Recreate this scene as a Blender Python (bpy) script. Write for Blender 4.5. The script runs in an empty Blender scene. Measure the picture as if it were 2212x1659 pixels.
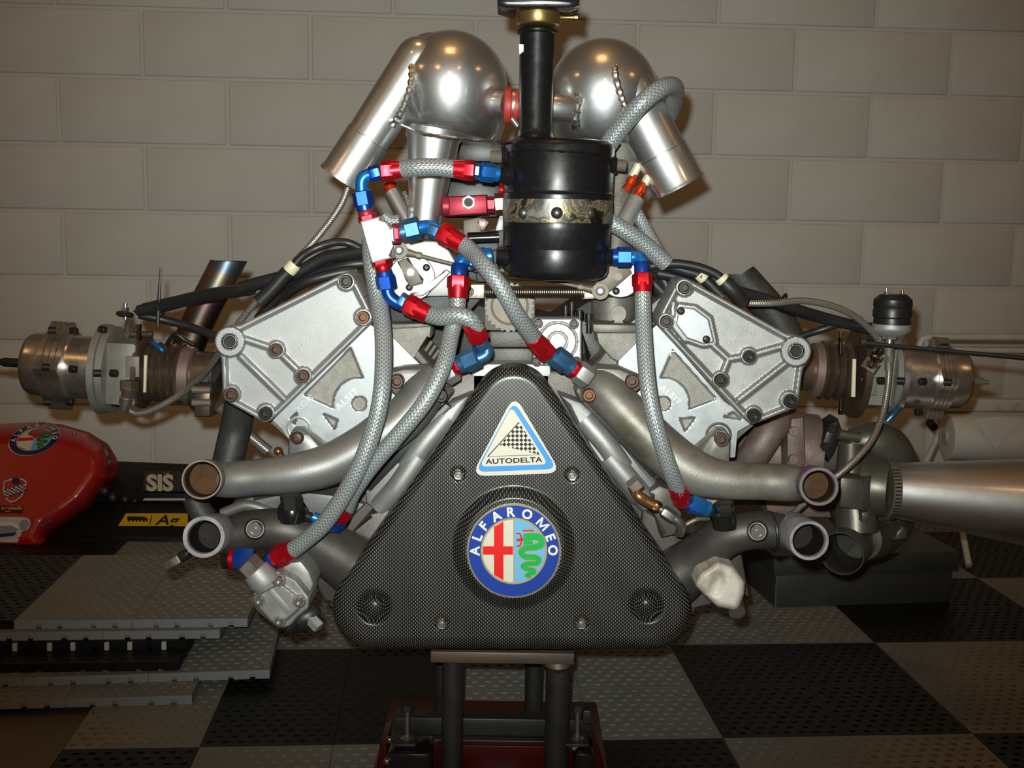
import bpy, bmesh, math, random
import numpy as np
from mathutils import Vector, Matrix
random.seed(7)
S = bpy.context.scene
COL = S.collection
PI = math.pi
# ------------------------------------------------------------------ camera
W_PX, H_PX = 2212, 1659
F_PX = 2465.3
PITCH, ROLL, YAW = 0.1352, 0.0151, 0.0728
CAM_H = 0.794
cp, sp = math.cos(PITCH), math.sin(PITCH)
cr, sr = math.cos(ROLL), math.sin(ROLL)
_f = Vector((0, cp, -sp)); _u = Vector((0, sp, cp)); _r = Vector((1, 0, 0))
C_R = cr * _r + sr * _u
C_U = -sr * _r + cr * _u
C_F = _f
CAM = Vector((0, 0, CAM_H))
cam = bpy.data.objects.new('camera', bpy.data.cameras.new('camera'))
COL.objects.link(cam)
cam.data.sensor_width = 36.0
cam.data.lens = F_PX / W_PX * 36.0
cam.data.clip_start = 0.02
cam.matrix_world = Matrix(((C_R.x, C_U.x, -C_F.x, CAM.x), (C_R.y, C_U.y, -C_F.y, CAM.y), (C_R.z, C_U.z, -C_F.z, CAM.z), (0, 0, 0, 1)))
S.camera = cam
# ------------------------------------------------------------------ world, lamps, exposure
world = bpy.data.worlds.new('World'); S.world = world
world.use_nodes = True
world.node_tree.nodes['Background'].inputs['Color'].default_value = (1.0, 0.56, 0.24, 1)
world.node_tree.nodes['Background'].inputs['Strength'].default_value = 0.045
S.view_settings.view_transform = 'Standard'
S.view_settings.look = 'None'
S.view_settings.exposure = 0.0
S.view_settings.gamma = 1.0
S.view_settings.use_curve_mapping = False

def lamp(name, kind, loc, energy, color, size=0.02, target=None, **kw):
    d = bpy.data.lights.new(name, kind)
    d.energy = energy; d.color = color
    if kind == 'AREA':
        d.shape = 'RECTANGLE'; d.size = size; d.size_y = kw.get('size_y', size)
    else:
        d.shadow_soft_size = size
    if kind == 'SPOT':
        d.spot_size = kw['cone']; d.spot_blend = kw['blend']
    o = bpy.data.objects.new(name, d); COL.objects.link(o)
    o.location = loc
    if target is not None:
        o.rotation_euler = (Vector(target) - Vector(loc)).to_track_quat('-Z', 'Y').to_euler()
    return o
# the camera's own flash, just above and left of the lens
fl = CAM + C_R * -0.018 + C_U * 0.034 + C_F * 0.0
lamp('camera_flash', 'SPOT', fl, 128.0, (0.93, 1.0, 0.93), 0.008, fl + C_F + C_U * 0.135, cone=math.radians(69), blend=1.0)
# warm ceiling lamps of the workshop
WARM = (1.0, 0.53, 0.19)
for i, (lx, ly, lz, sx, sy, e) in enumerate(((-0.10, 1.0, 3.1, 0.55, 0.55, 6), (-1.6, -1.0, 3.0, 0.4, 0.4, 7), (1.3, -1.2, 3.0, 0.4, 0.4, 7),
                                             (0.0, -3.2, 3.0, 0.4, 0.4, 9), (-3.6, 0.6, 3.1, 0.5, 0.5, 6), (3.6, 0.4, 3.1, 0.5, 0.5, 6))):
    lamp('ceiling_lamp', 'AREA', (lx, ly, lz), e, WARM, sx, (lx, ly, 0), size_y=sy)

# ------------------------------------------------------------------ pixel -> place helpers
def ray(x, y):
    return C_R * ((x - W_PX / 2) / F_PX) + C_U * ((H_PX / 2 - y) / F_PX) + C_F
KY = 1.25          # metres per unit of the depths given below
def P(x, y, Y):
    d = ray(x, y)
    return CAM + d * (Y * KY / d.y)
def G(x, y, z):
    d = ray(x, y)
    return CAM + d * ((z - CAM.z) / d.z)
def mpp(x, y, Y):
    return Y * KY / ray(x, y).y / F_PX

# ------------------------------------------------------------------ materials
MATS = {}
def nd(nt, t, **kw):
    n = nt.nodes.new(t)
    for k, v in kw.items():
        if k.startswith('_'): setattr(n, k[1:], v)
    return n
def mat(name, col, metal=0.0, rough=0.5, var=0.0, vscale=30, col2=None, bump=0.0, bscale=200, rvar=0.0, coat=0.0, stretch=None, lo=0.35, hi=0.7, spec=0.5):
    m = bpy.data.materials.new(name); m.use_nodes = True
    nt = m.node_tree; b = nt.nodes['Principled BSDF']
    b.inputs['Base Color'].default_value = (*col, 1)
    b.inputs['Metallic'].default_value = metal
    b.inputs['Roughness'].default_value = rough
    b.inputs['Coat Weight'].default_value = coat
    b.inputs['Specular IOR Level'].default_value = spec
    tc = nd(nt, 'ShaderNodeTexCoord')
    vec = tc.outputs['Object']
    if stretch:
        mp = nd(nt, 'ShaderNodeMapping'); mp.inputs['Scale'].default_value = stretch
        nt.links.new(vec, mp.inputs['Vector']); vec = mp.outputs['Vector']
    if col2 is not None or rvar:
        n = nd(nt, 'ShaderNodeTexNoise'); n.inputs['Scale'].default_value = vscale; n.inputs['Detail'].default_value = 6
        n.inputs['Roughness'].default_value = 0.65
        nt.links.new(vec, n.inputs['Vector'])
        if col2 is not None:
            r = nd(nt, 'ShaderNodeValToRGB')
            r.color_ramp.elements[0].position = lo; r.color_ramp.elements[1].position = hi
            r.color_ramp.elements[0].color = (*col, 1); r.color_ramp.elements[1].color = (*col2, 1)
            nt.links.new(n.outputs['Fac'], r.inputs['Fac']); nt.links.new(r.outputs['Color'], b.inputs['Base Color'])
        if rvar:
            mr = nd(nt, 'ShaderNodeMapRange')
            mr.inputs['From Min'].default_value = 0.3; mr.inputs['From Max'].default_value = 0.7
            mr.inputs['To Min'].default_value = max(0.02, rough - rvar); mr.inputs['To Max'].default_value = rough + rvar
            nt.links.new(n.outputs['Fac'], mr.inputs['Value']); nt.links.new(mr.outputs['Result'], b.inputs['Roughness'])
    if bump:
        n2 = nd(nt, 'ShaderNodeTexNoise'); n2.inputs['Scale'].default_value = bscale; n2.inputs['Detail'].default_value = 3
        nt.links.new(vec, n2.inputs['Vector'])
        bp = nd(nt, 'ShaderNodeBump'); bp.inputs['Strength'].default_value = bump; bp.inputs['Distance'].default_value = 0.001
        nt.links.new(n2.outputs['Fac'], bp.inputs['Height']); nt.links.new(bp.outputs['Normal'], b.inputs['Normal'])
    MATS[name] = m
    return m
mat('alu_weld', (0.70, 0.70, 0.69), 1.0, 0.33, bump=0.5, bscale=160)
mat('alu_cast', (0.33, 0.328, 0.33), 0.55, 0.52, vscale=18, col2=(0.39, 0.388, 0.39), bump=0.22, bscale=900)
mat('alu_cast_bright', (0.27, 0.268, 0.262), 0.6, 0.5, vscale=30, col2=(0.36, 0.358, 0.35), bump=0.25, bscale=900)
mat('alu_cast_rough', (0.245, 0.225, 0.20), 0.35, 0.6, vscale=90, col2=(0.33, 0.31, 0.285), bump=0.8, bscale=600)
mat('alu_machined', (0.34, 0.355, 0.37), 0.8, 0.5, vscale=45, col2=(0.44, 0.45, 0.465), rvar=0.1, bump=0.08, bscale=80)
mat('alu_white', (0.80, 0.80, 0.79), 0.75, 0.45, vscale=40, rvar=0.05)
mat('alu_throttle', (0.42, 0.42, 0.41), 0.7, 0.54, vscale=40, rvar=0.08)
mat('alu_dirty', (0.10, 0.088, 0.072), 0.4, 0.52, vscale=26, col2=(0.22, 0.205, 0.185), bump=0.3, bscale=400, lo=0.3, hi=0.75)
mat('manifold_grey', (0.19, 0.188, 0.182), 0.6, 0.44, vscale=16, col2=(0.26, 0.256, 0.25), bump=0.15, bscale=900)
mat('manifold_brown', (0.115, 0.098, 0.075), 0.5, 0.46, vscale=14, col2=(0.255, 0.243, 0.22), bump=0.2, bscale=700, lo=0.36, hi=0.64)
mat('manifold_dark', (0.062, 0.055, 0.05), 0.5, 0.45, vscale=25, col2=(0.095, 0.085, 0.078), bump=0.2, bscale=900)
mat('crank_dark', (0.085, 0.072, 0.066), 0.4, 0.45, vscale=25, col2=(0.13, 0.115, 0.105), bump=0.25, bscale=600)
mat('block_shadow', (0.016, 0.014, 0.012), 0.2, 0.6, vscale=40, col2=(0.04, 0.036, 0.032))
mat('dark_anodised', (0.05, 0.05, 0.057), 0.4, 0.55, vscale=40, col2=(0.08, 0.08, 0.087), bump=0.2, bscale=500)
mat('pipe_end', (0.34, 0.325, 0.345), 0.2, 0.7, vscale=60, col2=(0.20, 0.185, 0.21), bump=0.4, bscale=300)
mat('pipe_end_brown', (0.17, 0.135, 0.10), 0.2, 0.7, vscale=60, col2=(0.24, 0.22, 0.19), bump=0.4, bscale=300)
mat('pipe_end_purple', (0.13, 0.125, 0.115), 0.2, 0.7, vscale=35, col2=(0.19, 0.06, 0.20), lo=0.46, hi=0.58, bump=0.4, bscale=300)
mat('pipe_bore', (0.095, 0.036, 0.009), 0.0, 0.7, vscale=35, col2=(0.035, 0.018, 0.008), spec=0.2)
mat('pipe_bore_dark', (0.016, 0.013, 0.012), 0.0, 0.7, vscale=40, col2=(0.06, 0.02, 0.008), lo=0.5, hi=0.75, spec=0.2)
mat('black_gloss', (0.008, 0.008, 0.009), 0.0, 0.20, vscale=60, rvar=0.05, bump=0.03, bscale=60, coat=0.3)
mat('black_satin', (0.006, 0.006, 0.007), 0.0, 0.33, vscale=60, rvar=0.07, bump=0.04, bscale=80, spec=0.4)
mat('black_plastic', (0.012, 0.012, 0.013), 0.0, 0.38)
mat('black_rubber', (0.014, 0.014, 0.015), 0.0, 0.42, bump=0.1, bscale=300)
mat('black_metal', (0.025, 0.025, 0.026), 0.4, 0.32)
mat('gold_anodised', (0.30, 0.20, 0.07), 0.85, 0.36, vscale=40, col2=(0.22, 0.15, 0.06))
mat('brass', (0.62, 0.43, 0.15), 1.0, 0.28)
mat('bronze', (0.34, 0.17, 0.055), 0.8, 0.33, vscale=60, col2=(0.22, 0.11, 0.05))
mat('red_anodised', (0.62, 0.010, 0.020), 0.75, 0.32, rvar=0.05, vscale=80)
mat('red_dull', (0.33, 0.022, 0.045), 0.5, 0.45)
mat('orange_anodised', (0.72, 0.07, 0.018), 0.75, 0.3)
mat('blue_anodised', (0.015, 0.085, 0.48), 0.75, 0.32, rvar=0.05, vscale=80)
mat('blue_faded', (0.055, 0.16, 0.34), 0.75, 0.36, vscale=70, col2=(0.085, 0.22, 0.42))
mat('blue_bright', (0.02, 0.20, 0.66), 0.7, 0.33)
mat('red_rubber', (0.36, 0.03, 0.02), 0.0, 0.5)
mat('steel', (0.36, 0.345, 0.32), 0.9, 0.36, vscale=80, rvar=0.08)
mat('steel_tan', (0.17, 0.148, 0.118), 0.4, 0.56, vscale=60, col2=(0.14, 0.118, 0.092))
mat('chrome', (0.60, 0.60, 0.60), 1.0, 0.12)
mat('chrome_dark', (0.10, 0.10, 0.10), 0.9, 0.15)
mat('bolt_dark', (0.032, 0.028, 0.025), 0.6, 0.4)
mat('bolt_rust', (0.085, 0.042, 0.027), 0.4, 0.5, vscale=300, col2=(0.06, 0.036, 0.027))
mat('bolt_orange', (0.17, 0.06, 0.018), 0.4, 0.5, vscale=300, col2=(0.09, 0.042, 0.022))
mat('rust_block', (0.46, 0.40, 0.32), 0.5, 0.45, vscale=90, col2=(0.36, 0.17, 0.065), lo=0.52, hi=0.66)
mat('spring_steel', (0.15, 0.12, 0.095), 0.9, 0.35)
mat('wastegate_alu', (0.60, 0.58, 0.55), 0.95, 0.29, vscale=30, rvar=0.09, col2=(0.66, 0.64, 0.61))
mat('wastegate_grey', (0.20, 0.19, 0.168), 0.4, 0.55, vscale=40, col2=(0.26, 0.25, 0.225))
mat('heat_brown', (0.12, 0.085, 0.06), 0.75, 0.38, vscale=30, col2=(0.20, 0.14, 0.11))
mat('heat_pink', (0.27, 0.19, 0.165), 0.6, 0.45)
mat('turbine_rust', (0.15, 0.095, 0.085), 0.35, 0.55, vscale=40, col2=(0.22, 0.17, 0.155), bump=0.4, bscale=300)
mat('compressor', (0.115, 0.108, 0.088), 0.6, 0.38, vscale=25, col2=(0.16, 0.15, 0.125), bump=0.15, bscale=500)
mat('nameplate', (0.10, 0.105, 0.11), 0.6, 0.35, vscale=400, col2=(0.26, 0.26, 0.26), stretch=(1, 1, 4))
mat('grey_pipe_dark', (0.035, 0.035, 0.035), 0.4, 0.56, vscale=50, col2=(0.065, 0.064, 0.063), bump=0.4, bscale=300)
mat('cream_ring', (0.62, 0.56, 0.40), 0.0, 0.5)
mat('white_plastic', (0.62, 0.58, 0.52), 0.0, 0.45, vscale=16, col2=(0.26, 0.19, 0.14), lo=0.47, hi=0.70)
mat('valley_grey', (0.075, 0.07, 0.063), 0.4, 0.5, vscale=40, col2=(0.12, 0.115, 0.105), bump=0.4, bscale=500)
mat('hole_shade', (0.006, 0.006, 0.006), 0.0, 1.0, spec=0.0)
mat('gear_beige', (0.23, 0.19, 0.15), 0.2, 0.6, vscale=60, col2=(0.28, 0.24, 0.198))
mat('mark_white', (0.80, 0.78, 0.72), 0.0, 0.5)
mat('stamp', (0.70, 0.70, 0.70), 0.7, 0.35)
# prints on the badges and stickers
for n_, c_ in (('print_blue', (0.012, 0.045, 0.30)), ('print_navy', (0.010, 0.014, 0.09)), ('print_gold', (0.36, 0.29, 0.13)), ('print_cream', (0.60, 0.565, 0.48)), ('print_white', (0.66, 0.66, 0.64)),
               ('print_red', (0.66, 0.015, 0.012)), ('print_sky', (0.14, 0.40, 0.64)), ('print_green', (0.015, 0.36, 0.07)), ('print_dark_green', (0.02, 0.13, 0.045)),
               ('sticker_blue', (0.06, 0.27, 0.64)), ('print_black', (0.012, 0.01, 0.01)), ('print_yellow', (0.66, 0.40, 0.012)), ('print_silver', (0.5, 0.5, 0.52)), ('print_orange', (0.75, 0.28, 0.02)), ('print_steel', (0.2, 0.27, 0.33))):
    mat(n_, c_, 0.0, 0.36, spec=0.3)
mat('badge_metal', (0.62, 0.56, 0.40), 0.9, 0.3)

def math_node(nt, op, a, b=None):
    n = nt.nodes.new('ShaderNodeMath'); n.operation = op
    for i, v in enumerate((a, b)):
        if v is None: continue
        if isinstance(v, (int, float)): n.inputs[i].default_value = v
        else: nt.links.new(v, n.inputs[i])
    return n.outputs[0]
def braid(name, dark, light, ku, nv, metal, rough, bumpd=0.0007):
    m = bpy.data.materials.new(name); m.use_nodes = True
    nt = m.node_tree; b = nt.nodes['Principled BSDF']
    b.inputs['Metallic'].default_value = metal; b.inputs['Roughness'].default_value = rough
    tc = nd(nt, 'ShaderNodeTexCoord'); sx = nd(nt, 'ShaderNodeSeparateXYZ')
    nt.links.new(tc.outputs['UV'], sx.inputs[0])
    u = math_node(nt, 'MULTIPLY', sx.outputs[0], ku); v = math_node(nt, 'MULTIPLY', sx.outputs[1], nv)
    zig = math_node(nt, 'PINGPONG', v, 1.0)
    h = math_node(nt, 'SINE', math_node(nt, 'MULTIPLY', math_node(nt, 'ADD', u, math_node(nt, 'MULTIPLY', zig, 0.75)), 2 * PI))
    rib = math_node(nt, 'SINE', math_node(nt, 'MULTIPLY', zig, PI))
    h = math_node(nt, 'ADD', math_node(nt, 'MULTIPLY', h, 0.33), math_node(nt, 'ADD', math_node(nt, 'MULTIPLY', rib, 0.33), 0.33))
    r = nd(nt, 'ShaderNodeValToRGB')
    r.color_ramp.elements[0].position = 0.15; r.color_ramp.elements[1].position = 0.95
    r.color_ramp.elements[0].color = (*dark, 1); r.color_ramp.elements[1].color = (*light, 1)
    nt.links.new(h, r.inputs['Fac']); nt.links.new(r.outputs['Color'], b.inputs['Base Color'])
    bp = nd(nt, 'ShaderNodeBump'); bp.inputs['Strength'].default_value = 0.7; bp.inputs['Distance'].default_value = bumpd
    nt.links.new(h, bp.inputs['Height']); nt.links.new(bp.outputs['Normal'], b.inputs['Normal'])
    MATS[name] = m
braid('braid_grey', (0.125, 0.14, 0.145), (0.37, 0.395, 0.405), 200, 22, 0.3, 0.40, 0.0005)
braid('braid_steel', (0.10, 0.09, 0.075), (0.40, 0.37, 0.33), 330, 8, 0.6, 0.38, 0.0003)

def two_lobe(name, col, r1, r2, mixf):
    """worn polish: a sharp and a hazy reflection together"""
    m = mat(name, col, 1.0, r1, vscale=22, rvar=0.10, bump=0.06, bscale=55); nt = m.node_tree
    b = nt.nodes['Principled BSDF']; out = nt.nodes['Material Output']
    g = nd(nt, 'ShaderNodeBsdfPrincipled'); g.inputs['Base Color'].default_value = (*col, 1); g.inputs['Metallic'].default_value = 1.0; g.inputs['Roughness'].default_value = r2
    nt.links.new(b.inputs['Normal'].links[0].from_socket, g.inputs['Normal'])
    mx = nd(nt, 'ShaderNodeMixShader'); mx.inputs[0].default_value = mixf
    nt.links.new(b.outputs[0], mx.inputs[1]); nt.links.new(g.outputs[0], mx.inputs[2]); nt.links.new(mx.outputs[0], out.inputs['Surface'])
two_lobe('alu_polished', (0.68, 0.69, 0.70), 0.17, 0.47, 0.60)
two_lobe('alu_pipe', (0.68, 0.69, 0.70), 0.19, 0.48, 0.62)
def weave_with_glint():
    m = bpy.data.materials.new('carbon'); m.use_nodes = True
    nt = m.node_tree; b = nt.nodes['Principled BSDF']
    tc = nd(nt, 'ShaderNodeTexCoord'); sx = nd(nt, 'ShaderNodeSeparateXYZ'); nt.links.new(tc.outputs['Object'], sx.inputs[0])
    u = math_node(nt, 'MULTIPLY', sx.outputs[0], 1 / 0.00245); v = math_node(nt, 'MULTIPLY', sx.outputs[2], 1 / 0.0047)
    col = math_node(nt, 'FLOOR', u)
    par = math_node(nt, 'MULTIPLY', math_node(nt, 'MODULO', math_node(nt, 'ABSOLUTE', col), 2.0), 0.5)
    fu = math_node(nt, 'SUBTRACT', math_node(nt, 'FRACT', u), 0.5)
    fv = math_node(nt, 'SUBTRACT', math_node(nt, 'FRACT', math_node(nt, 'ADD', v, par)), 0.5)
    a = math_node(nt, 'SUBTRACT', 1.0, math_node(nt, 'MULTIPLY', math_node(nt, 'ABSOLUTE', fu), 2.6))
    c = math_node(nt, 'SUBTRACT', 1.0, math_node(nt, 'MULTIPLY', math_node(nt, 'ABSOLUTE', fv), 2.9))
    h = math_node(nt, 'MULTIPLY', math_node(nt, 'MAXIMUM', a, 0.0), math_node(nt, 'MAXIMUM', c, 0.0))
    r = nd(nt, 'ShaderNodeValToRGB')
    r.color_ramp.elements[0].position = 0.08; r.color_ramp.elements[1].position = 0.55
    r.color_ramp.elements[0].color = (0.0085, 0.008, 0.0075, 1); r.color_ramp.elements[1].color = (0.21, 0.20, 0.182, 1)  # pale dashes put the glint of the fibres into the base colour
    nt.links.new(h, r.inputs['Fac']); nt.links.new(r.outputs['Color'], b.inputs['Base Color'])
    b.inputs['Roughness'].default_value = 0.34; b.inputs['Metallic'].default_value = 0.1
    MATS['carbon'] = m
weave_with_glint()
def heat_tint():
    m = bpy.data.materials.new('titanium_heat'); m.use_nodes = True
    nt = m.node_tree; b = nt.nodes['Principled BSDF']
    b.inputs['Metallic'].default_value = 1.0; b.inputs['Roughness'].default_value = 0.3
    tc = nd(nt, 'ShaderNodeTexCoord'); sx = nd(nt, 'ShaderNodeSeparateXYZ'); nt.links.new(tc.outputs['UV'], sx.inputs[0])
    r = nd(nt, 'ShaderNodeValToRGB'); e = r.color_ramp.elements
    e[0].position = 0.0; e[0].color = (0.16, 0.12, 0.09, 1); e[1].position = 1.0; e[1].color = (0.45, 0.42, 0.37, 1)
    for p_, c_ in ((0.35, (0.32, 0.24, 0.18)), (0.5, (0.44, 0.24, 0.30)), (0.6, (0.40, 0.42, 0.46)), (0.7, (0.56, 0.48, 0.30)), (0.78, (0.28, 0.44, 0.72)), (0.86, (0.72, 0.60, 0.36))):
        q = e.new(p_); q.color = (*c_, 1)
    mr = math_node(nt, 'MULTIPLY', sx.outputs[0], 1 / 0.21)
    nt.links.new(mr, r.inputs['Fac']); nt.links.new(r.outputs['Color'], b.inputs['Base Color'])
    MATS['titanium_heat'] = m
heat_tint()
# ------------------------------------------------------------------ objects
BASE = {}
def thing(name, label, cat, base, group=None):
    o = bpy.data.objects.new(name, None); COL.objects.link(o)
    o.empty_display_size = 0.05; o.location = base
    o['label'] = label; o['category'] = cat
    if group: o['group'] = group
    BASE[o.name] = Vector(base)
    return o
def root_base(o):
    while o.parent: o = o.parent
    return BASE.get(o.name, Vector((0, 0, 0)))
def put(name, mb, m, parent=None, label=None, kind=None, smooth=40):
    """link one mesh builder as ONE object"""
    me = bpy.data.meshes.new(name)
    base = root_base(parent) if parent else Vector((0, 0, 0))
    bm = mb.bm
    if base.length: bmesh.ops.translate(bm, verts=bm.verts, vec=-base)
    bmesh.ops.recalc_face_normals(bm, faces=bm.faces) if mb.fix else None
    bm.to_mesh(me); bm.free()
    for mm in ([m] if isinstance(m, str) else m): me.materials.append(MATS[mm])
    for p in me.polygons: p.use_smooth = True
    if smooth: me.set_sharp_from_angle(angle=math.radians(smooth))
    o = bpy.data.objects.new(name, me); COL.objects.link(o)
    if parent: o.parent = parent
    if label: o['label'] = label
    if kind: o['kind'] = kind
    return o
def tag(o, label=None, cat=None, group=None, kind=None):
    for k, v in (('label', label), ('category', cat), ('group', group), ('kind', kind)):
        if v: o[k] = v
    return o
def catmull(pts, n):
    pts = [np.array(p, float) for p in pts]
    if len(pts) == 2: return [pts[0] + (pts[1] - pts[0]) * i / n for i in range(n + 1)]
    q = [2 * pts[0] - pts[1]] + pts + [2 * pts[-1] - pts[-2]]
    out = []
    for i in range(1, len(q) - 2):
        a, b, c, d = q[i - 1:i + 3]
        for k in range(n):
            t = k / n
            out.append(0.5 * ((2 * b) + (c - a) * t + (2 * a - 5 * b + 4 * c - d) * t * t + (3 * b - a - 3 * c + d) * t ** 3))
    out.append(pts[-1])
    return out
class MB:
    def __init__(self):
        self.bm = bmesh.new(); self.uv = self.bm.loops.layers.uv.new('UVMap'); self.mi = 0; self.fix = True
    def face(self, vs, uvs=None):
        try: f = self.bm.faces.new(vs)
        except ValueError: return None
        f.material_index = self.mi
        if uvs:
            for l, w in zip(f.loops, uvs): l[self.uv].uv = w
        return f
    # ---- rings of vertices swept along world points; the workhorse
    def sweep(self, centres, radii, seg=16, cap0=True, cap1=True, axis0=None, n_sides=None, lob=None, closed=False):
        C = [Vector(c) for c in centres]
        N = len(C)
        T = []
        for i in range(N):
            if closed: t = C[(i + 1) % N] - C[i - 1]
            else: t = C[min(i + 1, N - 1)] - C[max(i - 1, 0)]
            if t.length < 1e-9: t = T[-1] if T else Vector((0, 1, 0))
            T.append(t.normalized())
        ref = Vector(axis0) if axis0 is not None else (Vector((0, 0, 1)) if abs(T[0].z) < 0.9 else Vector((1, 0, 0)))
        rings = []; dist = 0
        a = (ref - T[0] * ref.dot(T[0])).normalized()
        us = []
        for i in range(N):
            if i: dist += (C[i] - C[i - 1]).length
            us.append(dist)
            a = a - T[i] * a.dot(T[i])
            a.normalize()
            b = T[i].cross(a)
            ring = []
            for k in range(seg):
                th = 2 * PI * k / seg
                r = radii[i] * (lob(th) if lob else 1.0)
                ring.append(self.bm.verts.new(C[i] + (a * math.cos(th) + b * math.sin(th)) * r))
            rings.append(ring)
        for i in range(N if closed else N - 1):
            j = (i + 1) % N
            for k in range(seg):
                k2 = (k + 1) % seg
                self.face((rings[i][k], rings[i][k2], rings[j][k2], rings[j][k]),
                          ((us[i], k / seg), (us[i], (k + 1) / seg), (us[j], (k + 1) / seg), (us[j], k / seg)))
        if not closed:
            if cap0: self.face(list(reversed(rings[0])))
            if cap1: self.face(rings[-1])
        return rings
    def tube(self, pts, r, seg=14, n=7, cap=True):
        """pts: (px, py, Y[, r px])"""
        w = []
        for p in pts:
            rr = (p[3] if len(p) > 3 else r)
            c = P(p[0], p[1], p[2])
            w.append((c.x, c.y, c.z, rr * mpp(p[0], p[1], p[2])))
        s = catmull(w, n)
        self.sweep([q[:3] for q in s], [q[3] for q in s], seg, cap, cap)
        return self
    def lathe(self, a, b, prof, seg=24, cap0=True, cap1=True, lob=None, axis0=None):
        """a, b: (px,py,Y) ends of the axis; prof: (fraction along, radius px)"""
        A, B = P(*a), P(*b)
        m = mpp((a[0] + b[0]) / 2, (a[1] + b[1]) / 2, (a[2] + b[2]) / 2)
        d = B - A
        C = [A + d * t for t, _ in prof]
        Tn = d.normalized()
        ref = Vector(axis0) if axis0 is not None else (Vector((0, 0, 1)) if abs(Tn.z) < 0.9 else Vector((1, 0, 0)))
        aa = (ref - Tn * ref.dot(Tn)).normalized(); bb = Tn.cross(aa)
        rings = []
        for (t, r), c in zip(prof, C):
            rings.append([self.bm.verts.new(c + (aa * math.cos(2 * PI * k / seg) + bb * math.sin(2 * PI * k / seg)) * max(r, 0.01) * m * (lob(2 * PI * k / seg) if lob else 1)) for k in range(seg)])
        L = d.length
        for i in range(len(prof) - 1):
            for k in range(seg):
                k2 = (k + 1) % seg
                u0, u1 = prof[i][0] * L, prof[i + 1][0] * L
                self.face((rings[i][k], rings[i][k2], rings[i + 1][k2], rings[i + 1][k]), ((u0, k / seg), (u0, (k + 1) / seg), (u1, (k + 1) / seg), (u1, k / seg)))
        if cap0: self.face(list(reversed(rings[0])))
        if cap1: self.face(rings[-1])
        return self
    def rod(self, a, b, r, r2=None, seg=16, ch=0.0):
        r2 = r if r2 is None else r2
        if ch: return self.lathe(a, b, ((0, r * (1 - ch)), (0.12, r), (0.88, r2), (1, r2 * (1 - ch))), seg)
        return self.lathe(a, b, ((0, r), (1, r2)), seg)
    def pipe_end(self, a, b, r0, r1, wall, seg=28):
        """an open hollow pipe from a (inside) to b (mouth)"""
        return self.lathe(a, b, ((0, r0), (0.5, (r0 + r1) / 2), (0.97, r1), (1, r1 - 1), (1, r1 - wall + 1), (0.97, r1 - wall), (0.1, r0 - wall), (0.1, 0.05)), seg, cap0=True, cap1=False)
    def prism(self, poly, Y, depth, bev=0.0, seg=2, Yf=None):
        """flat shape facing -Y; poly in px; Yf: function (px,py)->Y for a slanted face"""
        top = [P(x, y, Yf(x, y) if Yf else Y) for x, y in poly]
        fv = [self.bm.verts.new(p) for p in top]
        bv = [self.bm.verts.new(p + Vector((0, depth * KY, 0))) for p in top]
        f = self.face(fv); self.face(list(reversed(bv)))
        n = len(poly); E = []
        for i in range(n):
            j = (i + 1) % n
            self.face((fv[i], bv[i], bv[j], fv[j]))
        if bev:
            self.bm.edges.ensure_lookup_table()
            es = [e for e in f.edges]
            bmesh.ops.bevel(self.bm, geom=es, offset=bev * KY, segments=seg, affect='EDGES', profile=0.5)
        return self
    def box(self, lo, hi, bev=0.0):
        x0, y0, z0 = lo; x1, y1, z1 = hi
        v = [self.bm.verts.new(c) for c in ((x0, y0, z0), (x1, y0, z0), (x1, y1, z0), (x0, y1, z0), (x0, y0, z1), (x1, y0, z1), (x1, y1, z1), (x0, y1, z1))]
        fs = [self.face([v[i] for i in q]) for q in ((3, 2, 1, 0), (4, 5, 6, 7), (0, 1, 5, 4), (1, 2, 6, 5), (2, 3, 7, 6), (3, 0, 4, 7))]
        if bev:
            es = {e for f in fs for e in f.edges}
            bmesh.ops.bevel(self.bm, geom=list(es), offset=bev, segments=2, affect='EDGES', profile=0.5)
        return self
    def ball(self, c, r, sc=(1, 1, 1), seg=20, rings=12):
        p = P(*c); R = r * mpp(*c)
        res = bmesh.ops.create_uvsphere(self.bm, u_segments=seg, v_segments=rings, radius=R)
        for v in res['verts']:
            v.co = Vector((v.co.x * sc[0], v.co.y * sc[1], v.co.z * sc[2])) + p
        return self
    def ring(self, c, axis, R, r, seg=32, sec=8, ell=1.0, lump=0.0):
        """torus round world axis at px centre c; R, r px; lump: weld ripple"""
        p = P(*c); m = mpp(*c); ax = Vector(axis).normalized()
        ref = Vector((0, 0, 1)) if abs(ax.z) < 0.9 else Vector((1, 0, 0))
        a = (ref - ax * ref.dot(ax)).normalized(); b = ax.cross(a)
        pts = [p + (a * math.cos(2 * PI * i / seg) + b * math.sin(2 * PI * i / seg) * ell) * R * m for i in range(seg)]
        rad = [r * m * (1 + lump * math.sin(i * 2.4)) for i in range(seg)]
        self.sweep(pts, rad, sec, closed=True, axis0=ax)
        return self
    def field(self, sdf, height, bbox, step, Y, back=0.01, rim=True):
        """plate whose outline is an sdf and whose relief is a height function (both in px, numpy); height in metres towards the viewer"""
        x0, y0, x1, y1 = bbox
        nx, ny = int((x1 - x0) / step) + 1, int((y1 - y0) / step) + 1
        X, Yp = np.meshgrid(x0 + step * np.arange(nx), y0 + step * np.arange(ny))
        for _ in range(3):
            d = sdf(X, Yp); e = 0.25
            gx = (sdf(X + e, Yp) - sdf(X - e, Yp)) / (2 * e); gy = (sdf(X, Yp + e) - sdf(X, Yp - e)) / (2 * e)
            out = (d > -0.35 * step) & (d < 1.6 * step)
            X = np.where(out, X - gx * d, X); Yp = np.where(out, Yp - gy * d, Yp)
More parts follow.
